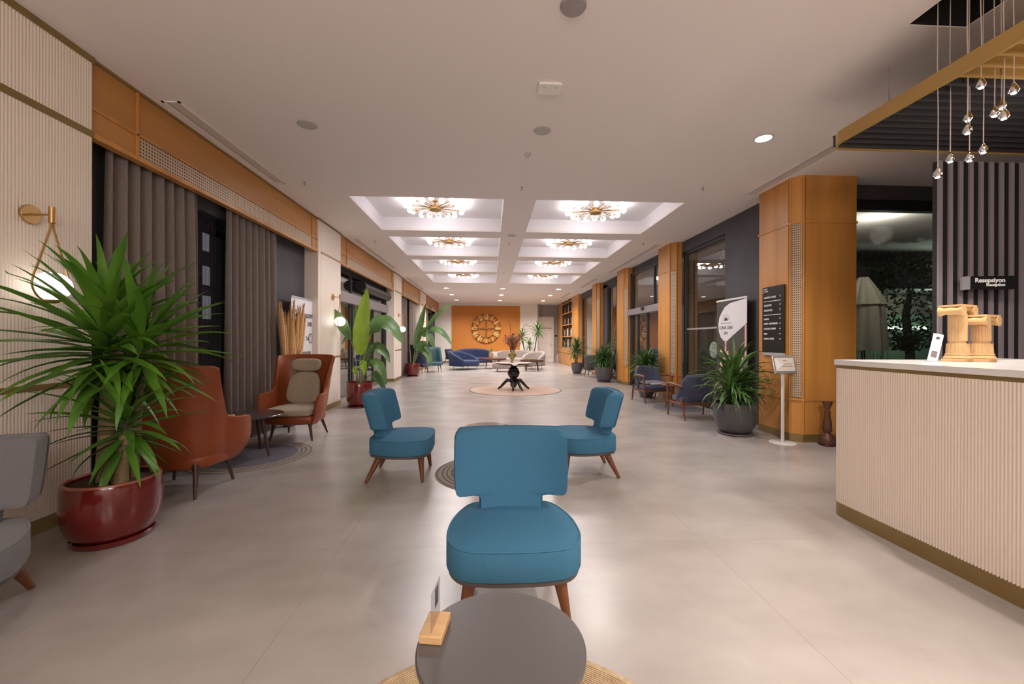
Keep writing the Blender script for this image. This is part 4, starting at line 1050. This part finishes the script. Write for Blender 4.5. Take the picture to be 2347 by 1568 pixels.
for i, s in enumerate(NUM):
    a = pi/2 - i*pi/6; d = Vector((cos(a), 0, sin(a))); u = Vector((sin(a), 0, -cos(a)))   # radial, tangent
    wch = {'I': .055, 'V': .12, 'X': .13}; tot = sum(wch[c] for c in s); px = -tot/2; mb = MB(); rm = .68; hh = .17
    for c in s:
        cc = px + wch[c]/2; px += wch[c]; P = lambda t, q: d*(rm + q) + u*t
        yv = Vector((0, .012, 0)); off = Vector((0, -.012, 0))
        def bar(t0, q0, t1, q1, w=.016):
            A = P(t0, q0); B = P(t1, q1); mb.obox((A + B)/2 + off, (B - A)/2, yv, (B - A).cross(Vector((0,1,0))).normalized()*w)
        if c == 'I': bar(cc, -hh, cc, hh)
        elif c == 'V': bar(cc - .035, hh, cc, -hh); bar(cc + .035, hh, cc, -hh, .010)
        else: bar(cc - .04, hh, cc + .04, -hh); bar(cc + .04, hh, cc - .04, -hh, .010)
    mb.build('numeral', 'gold', root, smooth=False)
MB().tube([(-.24, -.02, .05), (-.08, -.02, .045), (.02, -.02, 0), (.16, -.02, -.06), (.34, -.02, -.075)], [.010, .018, .022, .016, .010], 6).build('minute_hand', 'bronze', root)
MB().tube([(-.30, -.03, -.02), (0, -.03, 0), (.12, -.03, .0)], [.010, .018, .010], 6).build('hour_hand', 'bronze', root)

# ================================================================== FAR SEATING
def curved_sofa(name, label, loc, rz, m, rad=.62, h=.72, armdrop=.25, wx=1.0, legm='umber', seatm=None, cat='sofa'):
    root = thing(name, label, cat, loc, rz); NU = 40; rows = []
    for zz in range(7):
        v = zz/6; row = []
        for i in range(NU + 1):
            a = -1 + 2*i/NU; ang = a*R(115); top = h - armdrop*(abs(a)**2.4); z = .17 + (top - .17)*v
            r = rad*(1 + .05*v); row.append((wx*r*sin(ang), r*cos(ang), z))
        rows.append(row)
    MB().loft(rows, False, False, closed=False).build('curved_back', m, root, solid=.12, bev=0, ang=80)
    outl = [(wx*rad*.90*cos(2*pi*j/48), rad*.95*sin(2*pi*j/48)) for j in range(48)]
    cushion(MB(), outl, (0,0), .17, .40, .04, .02).build('seat', seatm or m, root)
    for a in (40, 140, 220, 320): MB().cyl((wx*rad*.8*cos(R(a)), rad*.8*sin(R(a)), .18), (wx*rad*.85*cos(R(a)), rad*.85*sin(R(a)), 0), .012, .008, 8).build('leg', legm, root)
    return root
curved_sofa('curved_velvet_sofa', 'navy velvet curved sofa on thin legs, the nearer one, seen side-on', (-1.13, 18.35, 0), R(65), 'velvet', .66, .82, .42)
curved_sofa('curved_velvet_sofa', 'navy velvet curved sofa, the farther one under the orange panel', (-.85, 21.0, 0), R(10), 'velvet', .78, .86, .38, 1.1)
curved_sofa('patterned_sofa', 'taupe patterned sofa behind the pedestal table vase', (1.15, 20.6, 0), R(-10), 'pattern', .70, .80, .3, 1.25)
curved_sofa('patterned_armchair', 'taupe patterned armchair on thin dark legs, right of the far group', (1.92, 18.45, 0), R(-42), 'pattern', .46, .80, .3, cat='armchair')
root = thing('round_ottoman', 'round taupe ottoman on thin metal legs behind the pedestal table', 'ottoman', (.58, 17.1, 0))
cushion(MB(), [(.52*cos(2*pi*j/48), .42*sin(2*pi*j/48)) for j in range(48)], (0,0), .13, .36, .05, .02).build('seat', 'pattern', root)
for a in (40, 140, 220, 320): MB().cyl((.38*cos(R(a)), .3*sin(R(a)), .14), (.42*cos(R(a)), .34*sin(R(a)), 0), .012, n=8).build('leg', 'umber', root)
def low_table(name, label, loc, rx, ry, h, m):
    root = thing(name, label, 'coffee table', loc)
    MB().loft([[(rx*k*cos(2*pi*j/48), ry*k*sin(2*pi*j/48), z) for j in range(48)] for k, z in ((.93, h - .10), (1, h - .06), (1, h), (.95, h + .001))]).build('table_top', m, root)
    for a in (45, 135, 225, 315): MB().tube([(rx*.6*cos(R(a)), ry*.6*sin(R(a)), h - .1), (rx*.75*cos(R(a)), ry*.75*sin(R(a)), 0)], [.025, .014], 8).build('leg', 'darkwalnut', root)
low_table('oval_coffee_table', 'brown oval coffee table beside the nearer navy sofa', (.10, 18.9, 0), .62, .5, .48, 'carved')
low_table('tray_table', 'dark low tray table with moss in front of the patterned armchair', (1.75, 17.35, 0), .50, .30, .47, 'carved')
o = MB().loft([[(.34*k*cos(2*pi*j/32), .16*k*sin(2*pi*j/32), z) for j in range(32)] for k, z in ((1, 0), (.9, .03), (.4, .045))]).build('moss_mound', mat('moss', (.14, .14, .03), .95, noise=.5, nscale=30), smooth=True)
o.location = (1.68, 17.35, .4812); tag(o, 'strip of green moss on the dark tray table', 'plant')
root = thing('amber_vase', 'amber glass vase with leaves on the far brown coffee table', 'vase', (.02, 18.9, .4815))
MB().lathe([(.001, 0), (.10, 0), (.115, .12), (.10, .24), (.07, .26)], n=24).build('vase_body', 'booko', root)
crown(root, 'leaf_tuft', (0, 0, .27), 14, .16, .04, 'leaf', 85, 20, (.2, .8), 5)
for i, (x, h, r, m, lb) in enumerate(((4.02, .55, .13, 'silver', 'pale pinkish lantern on the floor by the grey wall'), (4.28, .92, .16, 'black', 'tall dark lantern on the floor beside the bookcase'))):
    root = thing('floor_lantern', lb, 'lantern', (x, 24.15, 0))
    MB().lathe([(.001, 0), (r, 0), (r*1.05, .03), (.001, .03)], n=6).build('lantern_base', m, root)
    for k in range(6):
        a = 2*pi*k/6; MB().cyl((r*.92*cos(a), r*.92*sin(a), .03), (r*.92*cos(a), r*.92*sin(a), h*.68), .014, n=6).build('lantern_post', m, root)
    MB().lathe([(r*.85, .035), (r*.85, h*.67)], n=6).build('lantern_glass', 'pink' if i == 0 else 'charcoal', root)
    MB().lathe([(r*1.12, h*.68), (r*.5, h*.82), (r*.15, h*.9), (r*.12, h), (.001, h)], n=6).build('lantern_roof', m, root)

# ================================================================== BOOKCASE
root = thing('bookcase', 'golden wood bookcase with open shelves at the far end on the right', 'bookcase', (0,0,0))
X0, Ya, Yb = 4.0, 18.6, 24.5
MB().box((X0, Ya, 0), (4.58, Ya + .03, CE)).build('side_panel', 'wood', root)
for (z0, z1) in ((0, .62), (.62, .9)): MB().box((X0, Ya + .03, z0 + .01), (4.3, Yb, z1 - .01)).build('lower_panel', 'wood', root)
MB().box((X0, Ya + .03, .9), (4.02, 20.1, CE)).build('end_panel', 'wood', root)
MB().box((X0, 22.9, .9), (4.02, Yb, CE)).build('end_panel', 'wood', root)
MB().box((4.34, 20.1, .9), (4.36, 22.9, CE)).build('back_panel', 'shelfback', root)
LV = (.9, 1.50, 2.12, 2.74, 3.30)
for z in LV: MB().box((X0, 20.1, z - .02), (4.34, 22.9, z + .02)).build('shelf', 'wood', root)
for yy in (20.1, 21.0, 21.95, 22.88): MB().box((X0 + .01, yy - .015, .9), (4.34, yy + .015, CE)).build('upright', 'shelfback', root)
rb = random.Random(2); k = 0
names = ['bottom', 'second', 'third', 'top']
for li, z in enumerate(LV[:4]):
    for bi, ys_ in enumerate((20.16, 21.06, 22.0)):
        y = ys_ + rb.uniform(0, .1); nb = rb.choice((3, 4, 5))
        for q in range(nb):
            th = rb.uniform(.05, .10); h = rb.uniform(.28, .44); m = rb.choice(('bookd', 'bookd', 'bookc', 'booko'))
            if y + th > ys_ + .8: break
            o = MB().box((4.03, y, z + .021), (4.28, y + th, z + .021 + h)).build('book', m, bev=.004)
            cn = {'bookd': 'dark', 'bookc': 'cream', 'booko': 'ochre'}[m]
            tag(o, '%s book, %s from the near end, %s shelf, %s bay of the far bookcase' % (cn, ('first', 'second', 'third', 'fourth', 'fifth')[q], names[li], ('nearest', 'middle', 'far')[bi]), 'book', 'books in the far bookcase')
            y += th + .012

# ================================================================== BANNERS AND SIGNS
# left roll-up banner
root = thing('rollup_banner', 'white roll-up banner with dark figures and body ems lettering behind the far rust chair', 'banner', (-3.12, 6.58, 0), R(90))
W = .86
MB().box((0, -.004, .08), (W, .004, 1.97)).build('banner_sheet', 'paper', root)
MB().box((-.005, -.012, 1.965), (W + .005, .012, 1.995)).build('top_rail', 'silver', root, bev=.003)
MB().box((-.01, -.05, 0), (W + .01, .05, .09)).build('cassette_base', 'silver', root, bev=.01)
MB().cyl((W/2, .02, .05), (W/2, .02, 1.96), .008, n=8).build('support_pole', 'silver', root)
# printed side faces the room (local -y)
text('BODY', 'lettering', .098, (.49, -.006, 1.665), (R(90), 0, 0), 'ink', root, bold=.003)
text('EMS', 'lettering', .098, (.56, -.006, 1.53), (R(90), 0, 0), 'greyink', root, bold=.004)
def pring(mb, cx, cz, r, w, y=-.0065):
    rr = [[(cx + q*cos(2*pi*j/36), yy, cz + q*sin(2*pi*j/36)) for j in range(36)] for q, yy in ((r - w, y), (r, y), (r, y + .002), (r - w, y + .002))]
    mb.loft(rr + [rr[0]], False, False)
mb = MB(); pring(mb, .43, 1.70, .038, .010); pring(mb, .68, 1.32, .085, .016); pring(mb, .66, 1.32, .045, .006); mb.build('ring_emblem', 'ink', root)
text('2x', 'lettering', .10, (.50, -.006, 1.29), (R(90), 0, 0), 'ink', root)
def figure(mb, x, z0, h, lean, y=-.0065):
    P = lambda a, b: (x + a*h, y, z0 + b*h)
    for pts, rads in (([P(0,.5), P(lean,.8), P(lean,.86)], [.045*h,.065*h,.03*h]), ([P(0,.52), P(-.08,.26), P(-.12,0)], [.05*h,.035*h,.018*h]), ([P(0,.52), P(.09,.27), P(.06,0)], [.05*h,.035*h,.018*h]),
                      ([P(lean,.8), P(lean+.12,.92), P(lean+.08,1.1)], [.028*h,.022*h,.014*h]), ([P(lean,.8), P(lean-.14,.72), P(lean-.02,.62)], [.028*h,.022*h,.014*h])):
        rads = list(rads); vs = []
        for (a, b_), in zip([(p, None) for p in pts]): pass
        n = len(pts); L = []; Rr = []
        for i in range(n):
            d = Vector(pts[min(i+1, n-1)]) - Vector(pts[max(i-1, 0)]); s = Vector((-d.z, 0, d.x)).normalized()*rads[i]; L.append(Vector(pts[i]) + s); Rr.append(Vector(pts[i]) - s)
        mb.extr(L + Rr[::-1], (0, .002, 0))
    mb.extr([(x + lean*h + .05*h*cos(2*pi*j/16), y, z0 + .93*h + .06*h*sin(2*pi*j/16)) for j in range(16)], (0, .002, 0))
mb = MB(); figure(mb, .15, 1.28, .52, .02); figure(mb, .32, 1.20, .50, .03); mb.build('printed_figures', 'greyink', root, smooth=False)
mb = MB().box((.34, -.006, .78), (.70, -.004, 1.10)); mb.build('printed_photo', 'brownink', root)
mb = MB(); [figure(mb, .40 + .09*i, .80, .22, .02, -.0075) for i in range(4)]; mb.build('printed_photo_figures', 'ink', root, smooth=False)
MB().box((.36, -.007, 1.04), (.68, -.006, 1.085)).build('printed_photo_band', 'greyink', root)
# right banner
root = thing('spa_banner', 'tall spa banner with white petal shape and pink flowers beside the large grey pot', 'banner', (4.02, 7.10, 0), R(-90))
W = .86
MB().box((0, -.004, .08), (W, .004, 1.985)).build('banner_sheet', 'bannerdark', root)
MB().box((-.005, -.012, 1.98), (W + .005, .012, 2.01)).build('top_rail', 'paper', root, bev=.003)
MB().box((-.01, -.05, 0), (W + .01, .05, .09)).build('cassette_base', 'silver', root, bev=.01)
pts = [(.16, 1.80), (.08, 1.70), (.05, 1.58), (.07, 1.46), (.13, 1.36), (.22, 1.30), (.32, 1.30), (.40, 1.345), (W, 1.585), (W, 1.975), (.40, 1.935), (.25, 1.88)]
MB().extr([(x, -.0065, z) for x, z in pts], (0, .002, 0)).build('petal_shape', 'paper', root, smooth=False)
text('LUNA DEN', 'lettering', .078, (.285, -.008, 1.50), (R(90), 0, 0), 'ink', root, 'CENTER')
text('SPA', 'lettering', .070, (.285, -.008, 1.41), (R(90), 0, 0), 'ink', root, 'CENTER')
mb = MB().extr([(.285 + .055*cos(pi*j/12), -.0075, 1.645 + .055*sin(pi*j/12)) for j in range(13)], (0, .001, 0)); mb.build('sun_emblem', 'carved', root, smooth=False)
mb = MB().box((.12, -.0078, 1.60), (.45, -.0068, 1.607))
for j in range(9):
    a = pi*(j + .5)/9; d = Vector((cos(a), 0, sin(a))); c = Vector((.285, -.0073, 1.645)); mb.obox(c + d*.095, d*.025, (0,.0005,0), d.cross(Vector((0,1,0)))*.0025)
mb.build('sun_rays', 'ink', root, smooth=False)
MB().box((.25, -.0062, .6), (.30, -.0045, 1.32)).box((W - .055, -.0062, .3), (W - .01, -.0045, 1.56)).build('pink_stem', 'pink', root)
mb = MB(); rp = random.Random(8)
for i in range(60):
    x = rp.uniform(.08, .8); z = rp.uniform(.25, 1.15); r = rp.uniform(.02, .055); a = rp.uniform(0, 3)
    mb.extr([(x + r*(1 + .4*cos(3*t_ + a))*cos(t_), -.0068 - i*.00002, z + r*.7*sin(t_)) for t_ in [2*pi*j/12 for j in range(12)]], (0, .001, 0))
mb.build('printed_flowers', 'pink', root, smooth=False)
# round etched sticker on the glass of window 4
root = thing('glass_sticker', 'round frosted sticker on the big right-hand window', 'sticker', (4.196, 7.52, 1.13), R(-90))
frost = mat('frosted_film', (.26, .32, .25), .8); M['frost'] = frost
MB().extr([(.155*cos(2*pi*j/40), 0, .155*sin(2*pi*j/40)) for j in range(40)], (0, .002, 0)).build('film_disc', 'frost', root, smooth=False)
mb = MB(); pring(mb, -.02, .07, .045, .010, -.001); pring(mb, .05, .07, .045, .010, -.001); mb.build('film_emblem', 'ink', root)
MB().box((4.194, 7.12, 1.53), (4.196, 8.58, 1.565)).build('glass_safety_strip', 'lensgrey')
tag(bpy.data.objects['glass_safety_strip'], 'pale safety strip across the big right-hand window', 'sticker')

# directory board on the near pillar (faces -x)
root = thing('directory_board', 'tall black directory board with white lines and arrows on the near wood pillar', 'sign', (3.888, 5.665, 1.10), R(-90))
W = .435; H_ = .955
MB().box((0, -.018, .04), (W, 0, H_)).build('board', 'blackgloss', root, bev=.002)
MB().box((0, -.02, 0), (W, 0, .038)).build('bottom_rail', 'silver', root, bev=.002)
def words_line(mb, x, z, ls, h, wch):
    for n_ in ls:
        for i in range(n_):
            x0 = x + i*wch
            mb.box((x0, -.0195, z), (x0 + wch*.30, -.0183, z + h)).box((x0, -.0195, z + h*.75), (x0 + wch*.75, -.0183, z + h)).box((x0 + wch*.5, -.0195, z), (x0 + wch*.75, -.0183, z + h*.6))
        x += (n_ + .8)*wch
mb = MB(); mb.box((.018, -.0195, .865), (.023, -.0183, .945))
words_line(mb, .045, .915, (4,), .018, .016); words_line(mb, .045, .885, (5,), .018, .016)
for z, ls in ((.795, (8, 5)), (.685, (9,)), (.615, (10,)), (.495, (6,)), (.43, (5, 10)), (.36, (8, 5)), (.29, (4,)), (.22, (6, 5))): words_line(mb, .04, z, ls, .024, .0175)
mb.build('directory_lines', 'whiteink', root, smooth=False)
mb = MB().box((.035, -.0195, .748), (.375, -.0183, .756)).box((.035, -.0195, .558), (.375, -.0183, .566)).build('divider_line', 'whiteink', root, smooth=False)
mb = MB()
def chev(x, z, d, s=.014):
    pts = {'l': ((s*.6, s), (-s*.6, 0), (s*.6, -s)), 'r': ((-s*.6, s), (s*.6, 0), (-s*.6, -s)), 'u': ((-s, -s*.6), (0, s*.6), (s, -s*.6))}[d]
    for a, b in ((pts[0], pts[1]), (pts[1], pts[2])):
        A = Vector((x + a[0], -.019, z + a[1])); B = Vector((x + b[0], -.019, z + b[1])); mb.obox((A+B)/2, (B-A)/2, (0,.0006,0), (B-A).cross(Vector((0,1,0))).normalized()*.0025)
for z, d in ((.81, 'l'), (.70, 'r'), (.63, 'r'), (.51, 'u'), (.44, 'u'), (.37, 'u'), (.30, 'u'), (.23, 'u')): chev(.36, z, d)
mb.build('arrow', 'whiteink', root, smooth=False)
# sign stand
root = thing('sign_stand', 'white floor stand with a framed notice in front of the near wood pillar', 'sign', (3.73, 5.06, 0), R(14))
MB().lathe([(.001, 0), (.155, 0), (.155, .006), (.14, .010), (.001, .012)], n=48).build('stand_foot', 'marble', root)
MB().box((-.022, -.008, .01), (.022, .008, .92)).build('stand_post', 'marble', root, bev=.004)
f = thing('frame_pivot', '', '') if False else None
nf = MB().box((-.185, -.016, -.115), (.185, 0, .115)).build('notice_frame', 'silver', root, bev=.012, seg=3); nf.location = (0, -.012, 1.0); nf.rotation_euler = (R(-12), 0, 0)
MB().box((-.155, -.019, -.085), (.155, -.0162, .085)).build('notice_sheet', 'cream', nf)
MB().extr([(-.148, -.0205, -.075), (-.03, -.0205, 0), (-.148, -.0205, .075)], (0, .001, 0)).build('notice_triangle', 'whiteink', nf, smooth=False)
mb = MB(); words_line(mb, 0, 0, (), .01, .01)
for z, a, b in ((.045, -.02, .03), (0.0, -.02, .115), (-.028, -.05, .12)): mb.box((a, -.0205, z), (b, -.0193, z + .006))
mb.build('notice_lines', 'brownink', nf, smooth=False)

# carved wood holder on the floor
root = thing('carved_wood_stand', 'small carved dark wood candle stand on the floor by the near pillar', 'stand', (4.19, 4.90, 0))
MB().box((-.07, -.07, 0), (.07, .07, .03)).build('plinth', 'carved', root, bev=.01)
MB().lathe([(.001, .03), (.085, .03), (.09, .07), (.06, .12), (.035, .16), (.05, .19), (.045, .30), (.03, .38), (.035, .41), (.025, .45), (.05, .52), (.055, .55), (.001, .55)], n=20).build('turned_stem', 'carved', root)

# ================================================================== RECEPTION
root = thing('reception_desk', 'cream fluted reception desk with brass plinth and white stone top on the right', 'desk', (0,0,0))
x0, x1, ya, yb, hc = 2.59, 3.35, -2.5, 3.00, 1.12
def rr(x0, x1, y0, y1, r=.09, g=0, n=8):
    out = []
    for cx_, cy_, a0 in ((x1 - r, y1 - r, 0), (x0 + r, y1 - r, 90), (x0 + r, y0 + r, 180), (x1 - r, y0 + r, 270)):
        for k in range(n + 1): a = R(a0 + 90*k/n); out.append((cx_ + (r + g)*cos(a), cy_ + (r + g)*sin(a)))
    return out
core = rr(x0 + .008, x1, ya, yb - .008)
MB().prism(core, .13, hc - .02).build('desk_body', 'creamflute', root)
MB().prism(rr(x1 - .3, 4.1, 2.3, yb - .008, .03), .0, hc - .02).build('desk_return', 'creamflute', root)
# fluted facing following the outline: far end, corner, front
path = [(x1 - .02, yb)] + [(px, py) for px, py in rr(x0, x1, ya, yb)[9:18]] + [(x0, ya + .2)]
seg = []; 
for (ax, ay), (bx, by) in zip(path, path[1:]):
    d = hypot(bx - ax, by - ay); seg.append((ax, ay, bx, by, d))
tot = sum(s[4] for s in seg); nfl = int(tot/.0160); pts = []
def along(t):
    for ax, ay, bx, by, d in seg:
        if t <= d + 1e-9: return ax + (bx-ax)*t/d, ay + (by-ay)*t/d, (by-ay)/d, -(bx-ax)/d
        t -= d
    return bx, by, (by-ay)/d, -(bx-ax)/d
for i in range(nfl*6 + 1):
    t = tot*i/(nfl*6); px, py, nx, ny = along(min(t, tot - 1e-6)); u = (i % 6)/6
    off = .0036*abs(sin(pi*u))**.8
    pts.append((px - nx*off*-1*-1, py - ny*off*-1*-1)) if False else pts.append((px + (-nx)*-off*-1, py + (-ny)*-off*-1))
# outward is away from the desk centre
out = []
for i, (px, py) in enumerate(pts):
    t = tot*i/(nfl*6); bx_, by_, nx, ny = along(min(t, tot - 1e-6)); u = (i % 6)/6; off = .0036*abs(sin(pi*u))**.8
    cxm, cym = 3.0, 1.5
    sg = 1 if (nx*(bx_ - cxm) + ny*(by_ - (cym if bx_ < 2.75 else 2.4))) > 0 else -1
    out.append((bx_ + nx*sg*off, by_ + ny*sg*off))
m_ = len(out); vs = [(a, b, .10) for a, b in out] + [(a, b, hc - .02) for a, b in out]
MB().add(vs, [(i, i+1, m_+i+1, m_+i) for i in range(m_ - 1)]).build('fluted_front', 'creamflute', root, ang=80)
MB().prism(rr(x0 - .002, x1, ya, yb + .002), 0, .105).build('brass_plinth', 'brass', root)
MB().prism(rr(x0 - .002, x1, ya, yb + .002), hc - .02, hc + .004).build('brass_strip', 'brass', root)
MB().prism(rr(x0 - .012, x1 + .04, ya, yb + .012), hc + .004, hc + .040).prism(rr(x1 - .28, 4.12, 2.3, yb + .012, .02), hc + .0045, hc + .0395).build('stone_top', 'marble', root)
TZ = hc + .040
o = MB().box((3.5, 2.62, TZ), (3.93, 2.98, TZ + .012)).build('stone_slab', 'marble', bev=.002); tag(o, 'thin white slab lying on the far end of the reception desk', 'slab')

def ionic(loc, h, label):
    root = thing('ionic_column_ornament', label, 'ornament', loc, R(20))
    MB().box((-.075, -.06, 0), (.075, .06, .018)).build('ornament_foot', 'sand', root, bev=.003)
    MB().lathe([(.07, .018), (.074, .026), (.068, .036), (.062, .044), (.066, .05), (.06, .055)], n=40).build('ornament_base', 'sand', root)
    n = 72
    def fl(r, z): return [(r*(1 - .05*(abs(sin(9*2*pi*j/n)) < .5))*cos(2*pi*j/n), r*(1 - .05*(abs(sin(9*2*pi*j/n)) < .5))*sin(2*pi*j/n), z) for j in range(n)]
    MB().loft([fl(.060, .055), fl(.056, .125)]).build('lower_drum', 'sand', root, ang=20)
    MB().lathe([(.045, .125), (.042, .135), (.045, .145)], n=30).loft([fl(.048, .145), fl(.047, h - .06)]).build('column_drum', 'sand', root, ang=20)
    cp = MB().box((-.105, -.06, h - .014), (.105, .06, h))
    for sx in (-1, 1):
        cp.tube([(sx*.082, -.062, h - .042), (sx*.082, -.03, h - .042), (sx*.082, 0, h - .042), (sx*.082, .03, h - .042), (sx*.082, .062, h - .042)], [.037, .026, .031, .026, .037], 20)
    cp.box((-.082, -.05, h - .04), (.082, .05, h - .014)).build('volute_capital', 'sand', root, bev=0)
    for k in range(2):
        pass
    return root
ionic((3.28, 2.72, TZ + .0005), .395, 'taller carved ionic column ornament on the reception desk')
ionic((3.43, 2.70, TZ + .0005), .325, 'shorter carved ionic column ornament in front of the taller one')
root = thing('desk_card_stand', 'slim white leaning card on the reception desk beside the ornaments', 'card', (3.09, 2.72, TZ + .0005), R(-25))
c = MB().box((-.028, -.0015, 0), (.028, .0015, .20)).build('card_sheet', 'paper', root); c.rotation_euler = (R(-8), R(14), 0)
MB().lathe([(.011, 0), (.001, 0)], n=16).build('card_emblem', 'greyink', c).matrix_local = Matrix.Translation((0, -.003, .17)) @ Matrix.Rotation(R(90), 4, 'X')
MB().box((-.016, -.0028, .03), (.016, -.0018, .075)).build('card_print_block', 'greyink', c)
MB().box((-.03, -.03, 0), (.03, .03, .004)).build('card_foot', 'acrylic', root)

# slat screen behind the desk
root = thing('slat_screen', 'dark vertical slat screen behind the reception desk', 'screen', (0,0,0))
n = 30
MB().box((4.02, 3.50, 0), (7.6, 3.54, 2.93)).build('screen_back', 'black', root)
for i in range(n):
    xx = 4.02 + i*.0985; MB().box((xx, 3.485, 0.0), (xx + .037, 3.50, 2.93)).build('slat', 'slat', root)
# hanging canopy
root = thing('hanging_canopy', 'hanging canopy with brass edge and dark slats above the reception desk', 'canopy', (0,0,0))
cx0_, cx1_, cy0_, cy1_, zb, zt = 2.83, 7.4, -2.5, 3.32, 2.915, 3.015
outer = rr(cx0_, cx1_, cy0_, cy1_, .13); inner = rr(cx0_ + .02, cx1_ - .02, cy0_ + .02, cy1_ - .02, .11)
m_ = len(outer)
vs = [(x, y, z) for z in (zb, zt) for x, y in outer] + [(x, y, z) for z in (zb, zt) for x, y in inner]
fs = []
for j in range(m_):
    k = (j + 1) % m_
    fs += [(j, k, m_+k, m_+j), (2*m_+j, 2*m_+k, 3*m_+k, 3*m_+j), (j, k, 2*m_+k, 2*m_+j), (m_+j, m_+k, 3*m_+k, 3*m_+j)]
MB().add(vs, fs).build('canopy_rim', 'gold_slat', root)
MB().box((cx0_ + .02, 2.36, zt - .012), (cx1_ - .02, cy1_ - .03, zt - .004)).build('canopy_board', 'black', root)
MB().box((cx0_ + .02, cy0_ + .03, zt - .012), (cx1_ - .02, 2.36, zt - .004)).build('canopy_board', 'gold_slat', root, smooth=False)  # gold colour paints the lit reflection between the near slats
y = 3.27
while y > -.5:
    if y > 2.38: MB().box((cx0_ + .02, y - .012, zb + .004), (cx1_ - .02, y + .012, zt - .012)).build('canopy_slat', 'slat_black', root)
    else: MB().box((cx0_ + .02, y - .010, zb + .004), (cx1_ - .02, y + .010, zt - .012)).build('canopy_slat', 'gold_slat', root)
    y -= .083 if y > 2.38 else .095
for (x, y) in ((3.07, 3.02), (3.22, .5), (5.5, 2.9), (5.5, .5)): MB().cyl((x, y, zt), (x, y, CE), .0022, n=6).build('suspension_wire', 'chrome', root)
# pendants
PD = [(2.861, 2.488, 2.352), (2.967, 2.506, 2.462), (2.905, 2.36, 2.57), (3.03, 2.45, 2.445), (2.976, 2.415, 2.68), (2.873, 2.265, 2.79), (3.06, 2.40, 2.475), (2.99, 2.29, 2.64), (2.93, 2.20, 2.575), (3.107, 2.345, 2.72), (2.961, 2.179, 2.71), (3.05, 2.15, 2.76)]
def px_(p): return atan2(p[0], p[1])
order = sorted(range(len(PD)), key=lambda i: (PD[i][0]*.9987 - PD[i][1]*.0515)/(PD[i][0]*.0515 + PD[i][1]*.9987))
ordn = ['first', 'second', 'third', 'fourth', 'fifth', 'sixth', 'seventh', 'eighth', 'ninth', 'tenth', 'eleventh', 'last']
lbs = ['chrome drop pendant with bright tip, %s from the left in the reception cluster' % ordn[order.index(i)] for i in range(len(PD))]
lbs[order[0]] = 'lowest and leftmost chrome drop pendant over the reception desk'
pend = None
for i, (x, y, z) in enumerate(PD):
    L = 3.71 - z
    root = thing('drop_pendant_lamp', lbs[i], 'pendant lamp', (x, y, z), 0, 'drop pendants hanging through the canopy')
    MB().tube([(0, 0, .06), (.002, 0, L*.3), (-.002, .002, L*.55), (0, 0, L)], .0028, 6).build('cable', 'cable', root)
    MB().cyl((0,0,L - .02), (0,0,L), .012, n=12).build('ceiling_clip', 'chrome', root)
    MB().lathe([(.001, .0), (.017, .002), (.024, .012), (.022, .028), (.012, .048), (.006, .062), (.001, .066)], n=18).build('drop_shade', 'chrome', root)
    MB().lathe([(.011, -.002), (.013, .004), (.001, .004)], n=14).build('lamp_tip', 'pendlight', root)
# Resepsiyon sign
root = thing('reception_sign', 'black projecting sign lettered Resepsiyon Reception on the slat screen', 'sign', (4.15, 3.40, 1.755), R(-9))
MB().box((.028, -.03, 0), (.39, .03, .115)).build('sign_box', 'blackgloss', root, bev=.003)
MB().box((0, -.03, 0), (.028, .03, .115)).build('sign_end', 'silver', root)
MB().box((.18, .03, .04), (.22, .10, .08)).build('sign_bracket', 'frame', root)
text('Resepsiyon', 'lettering', .052, (.30, -.0315, .062), (R(90), 0, 0), 'whiteink', root, 'RIGHT', .0012)
text('Reception', 'lettering', .036, (.30, -.0315, .028), (R(90), 0, 0), 'whiteink', root, 'RIGHT', .0008)
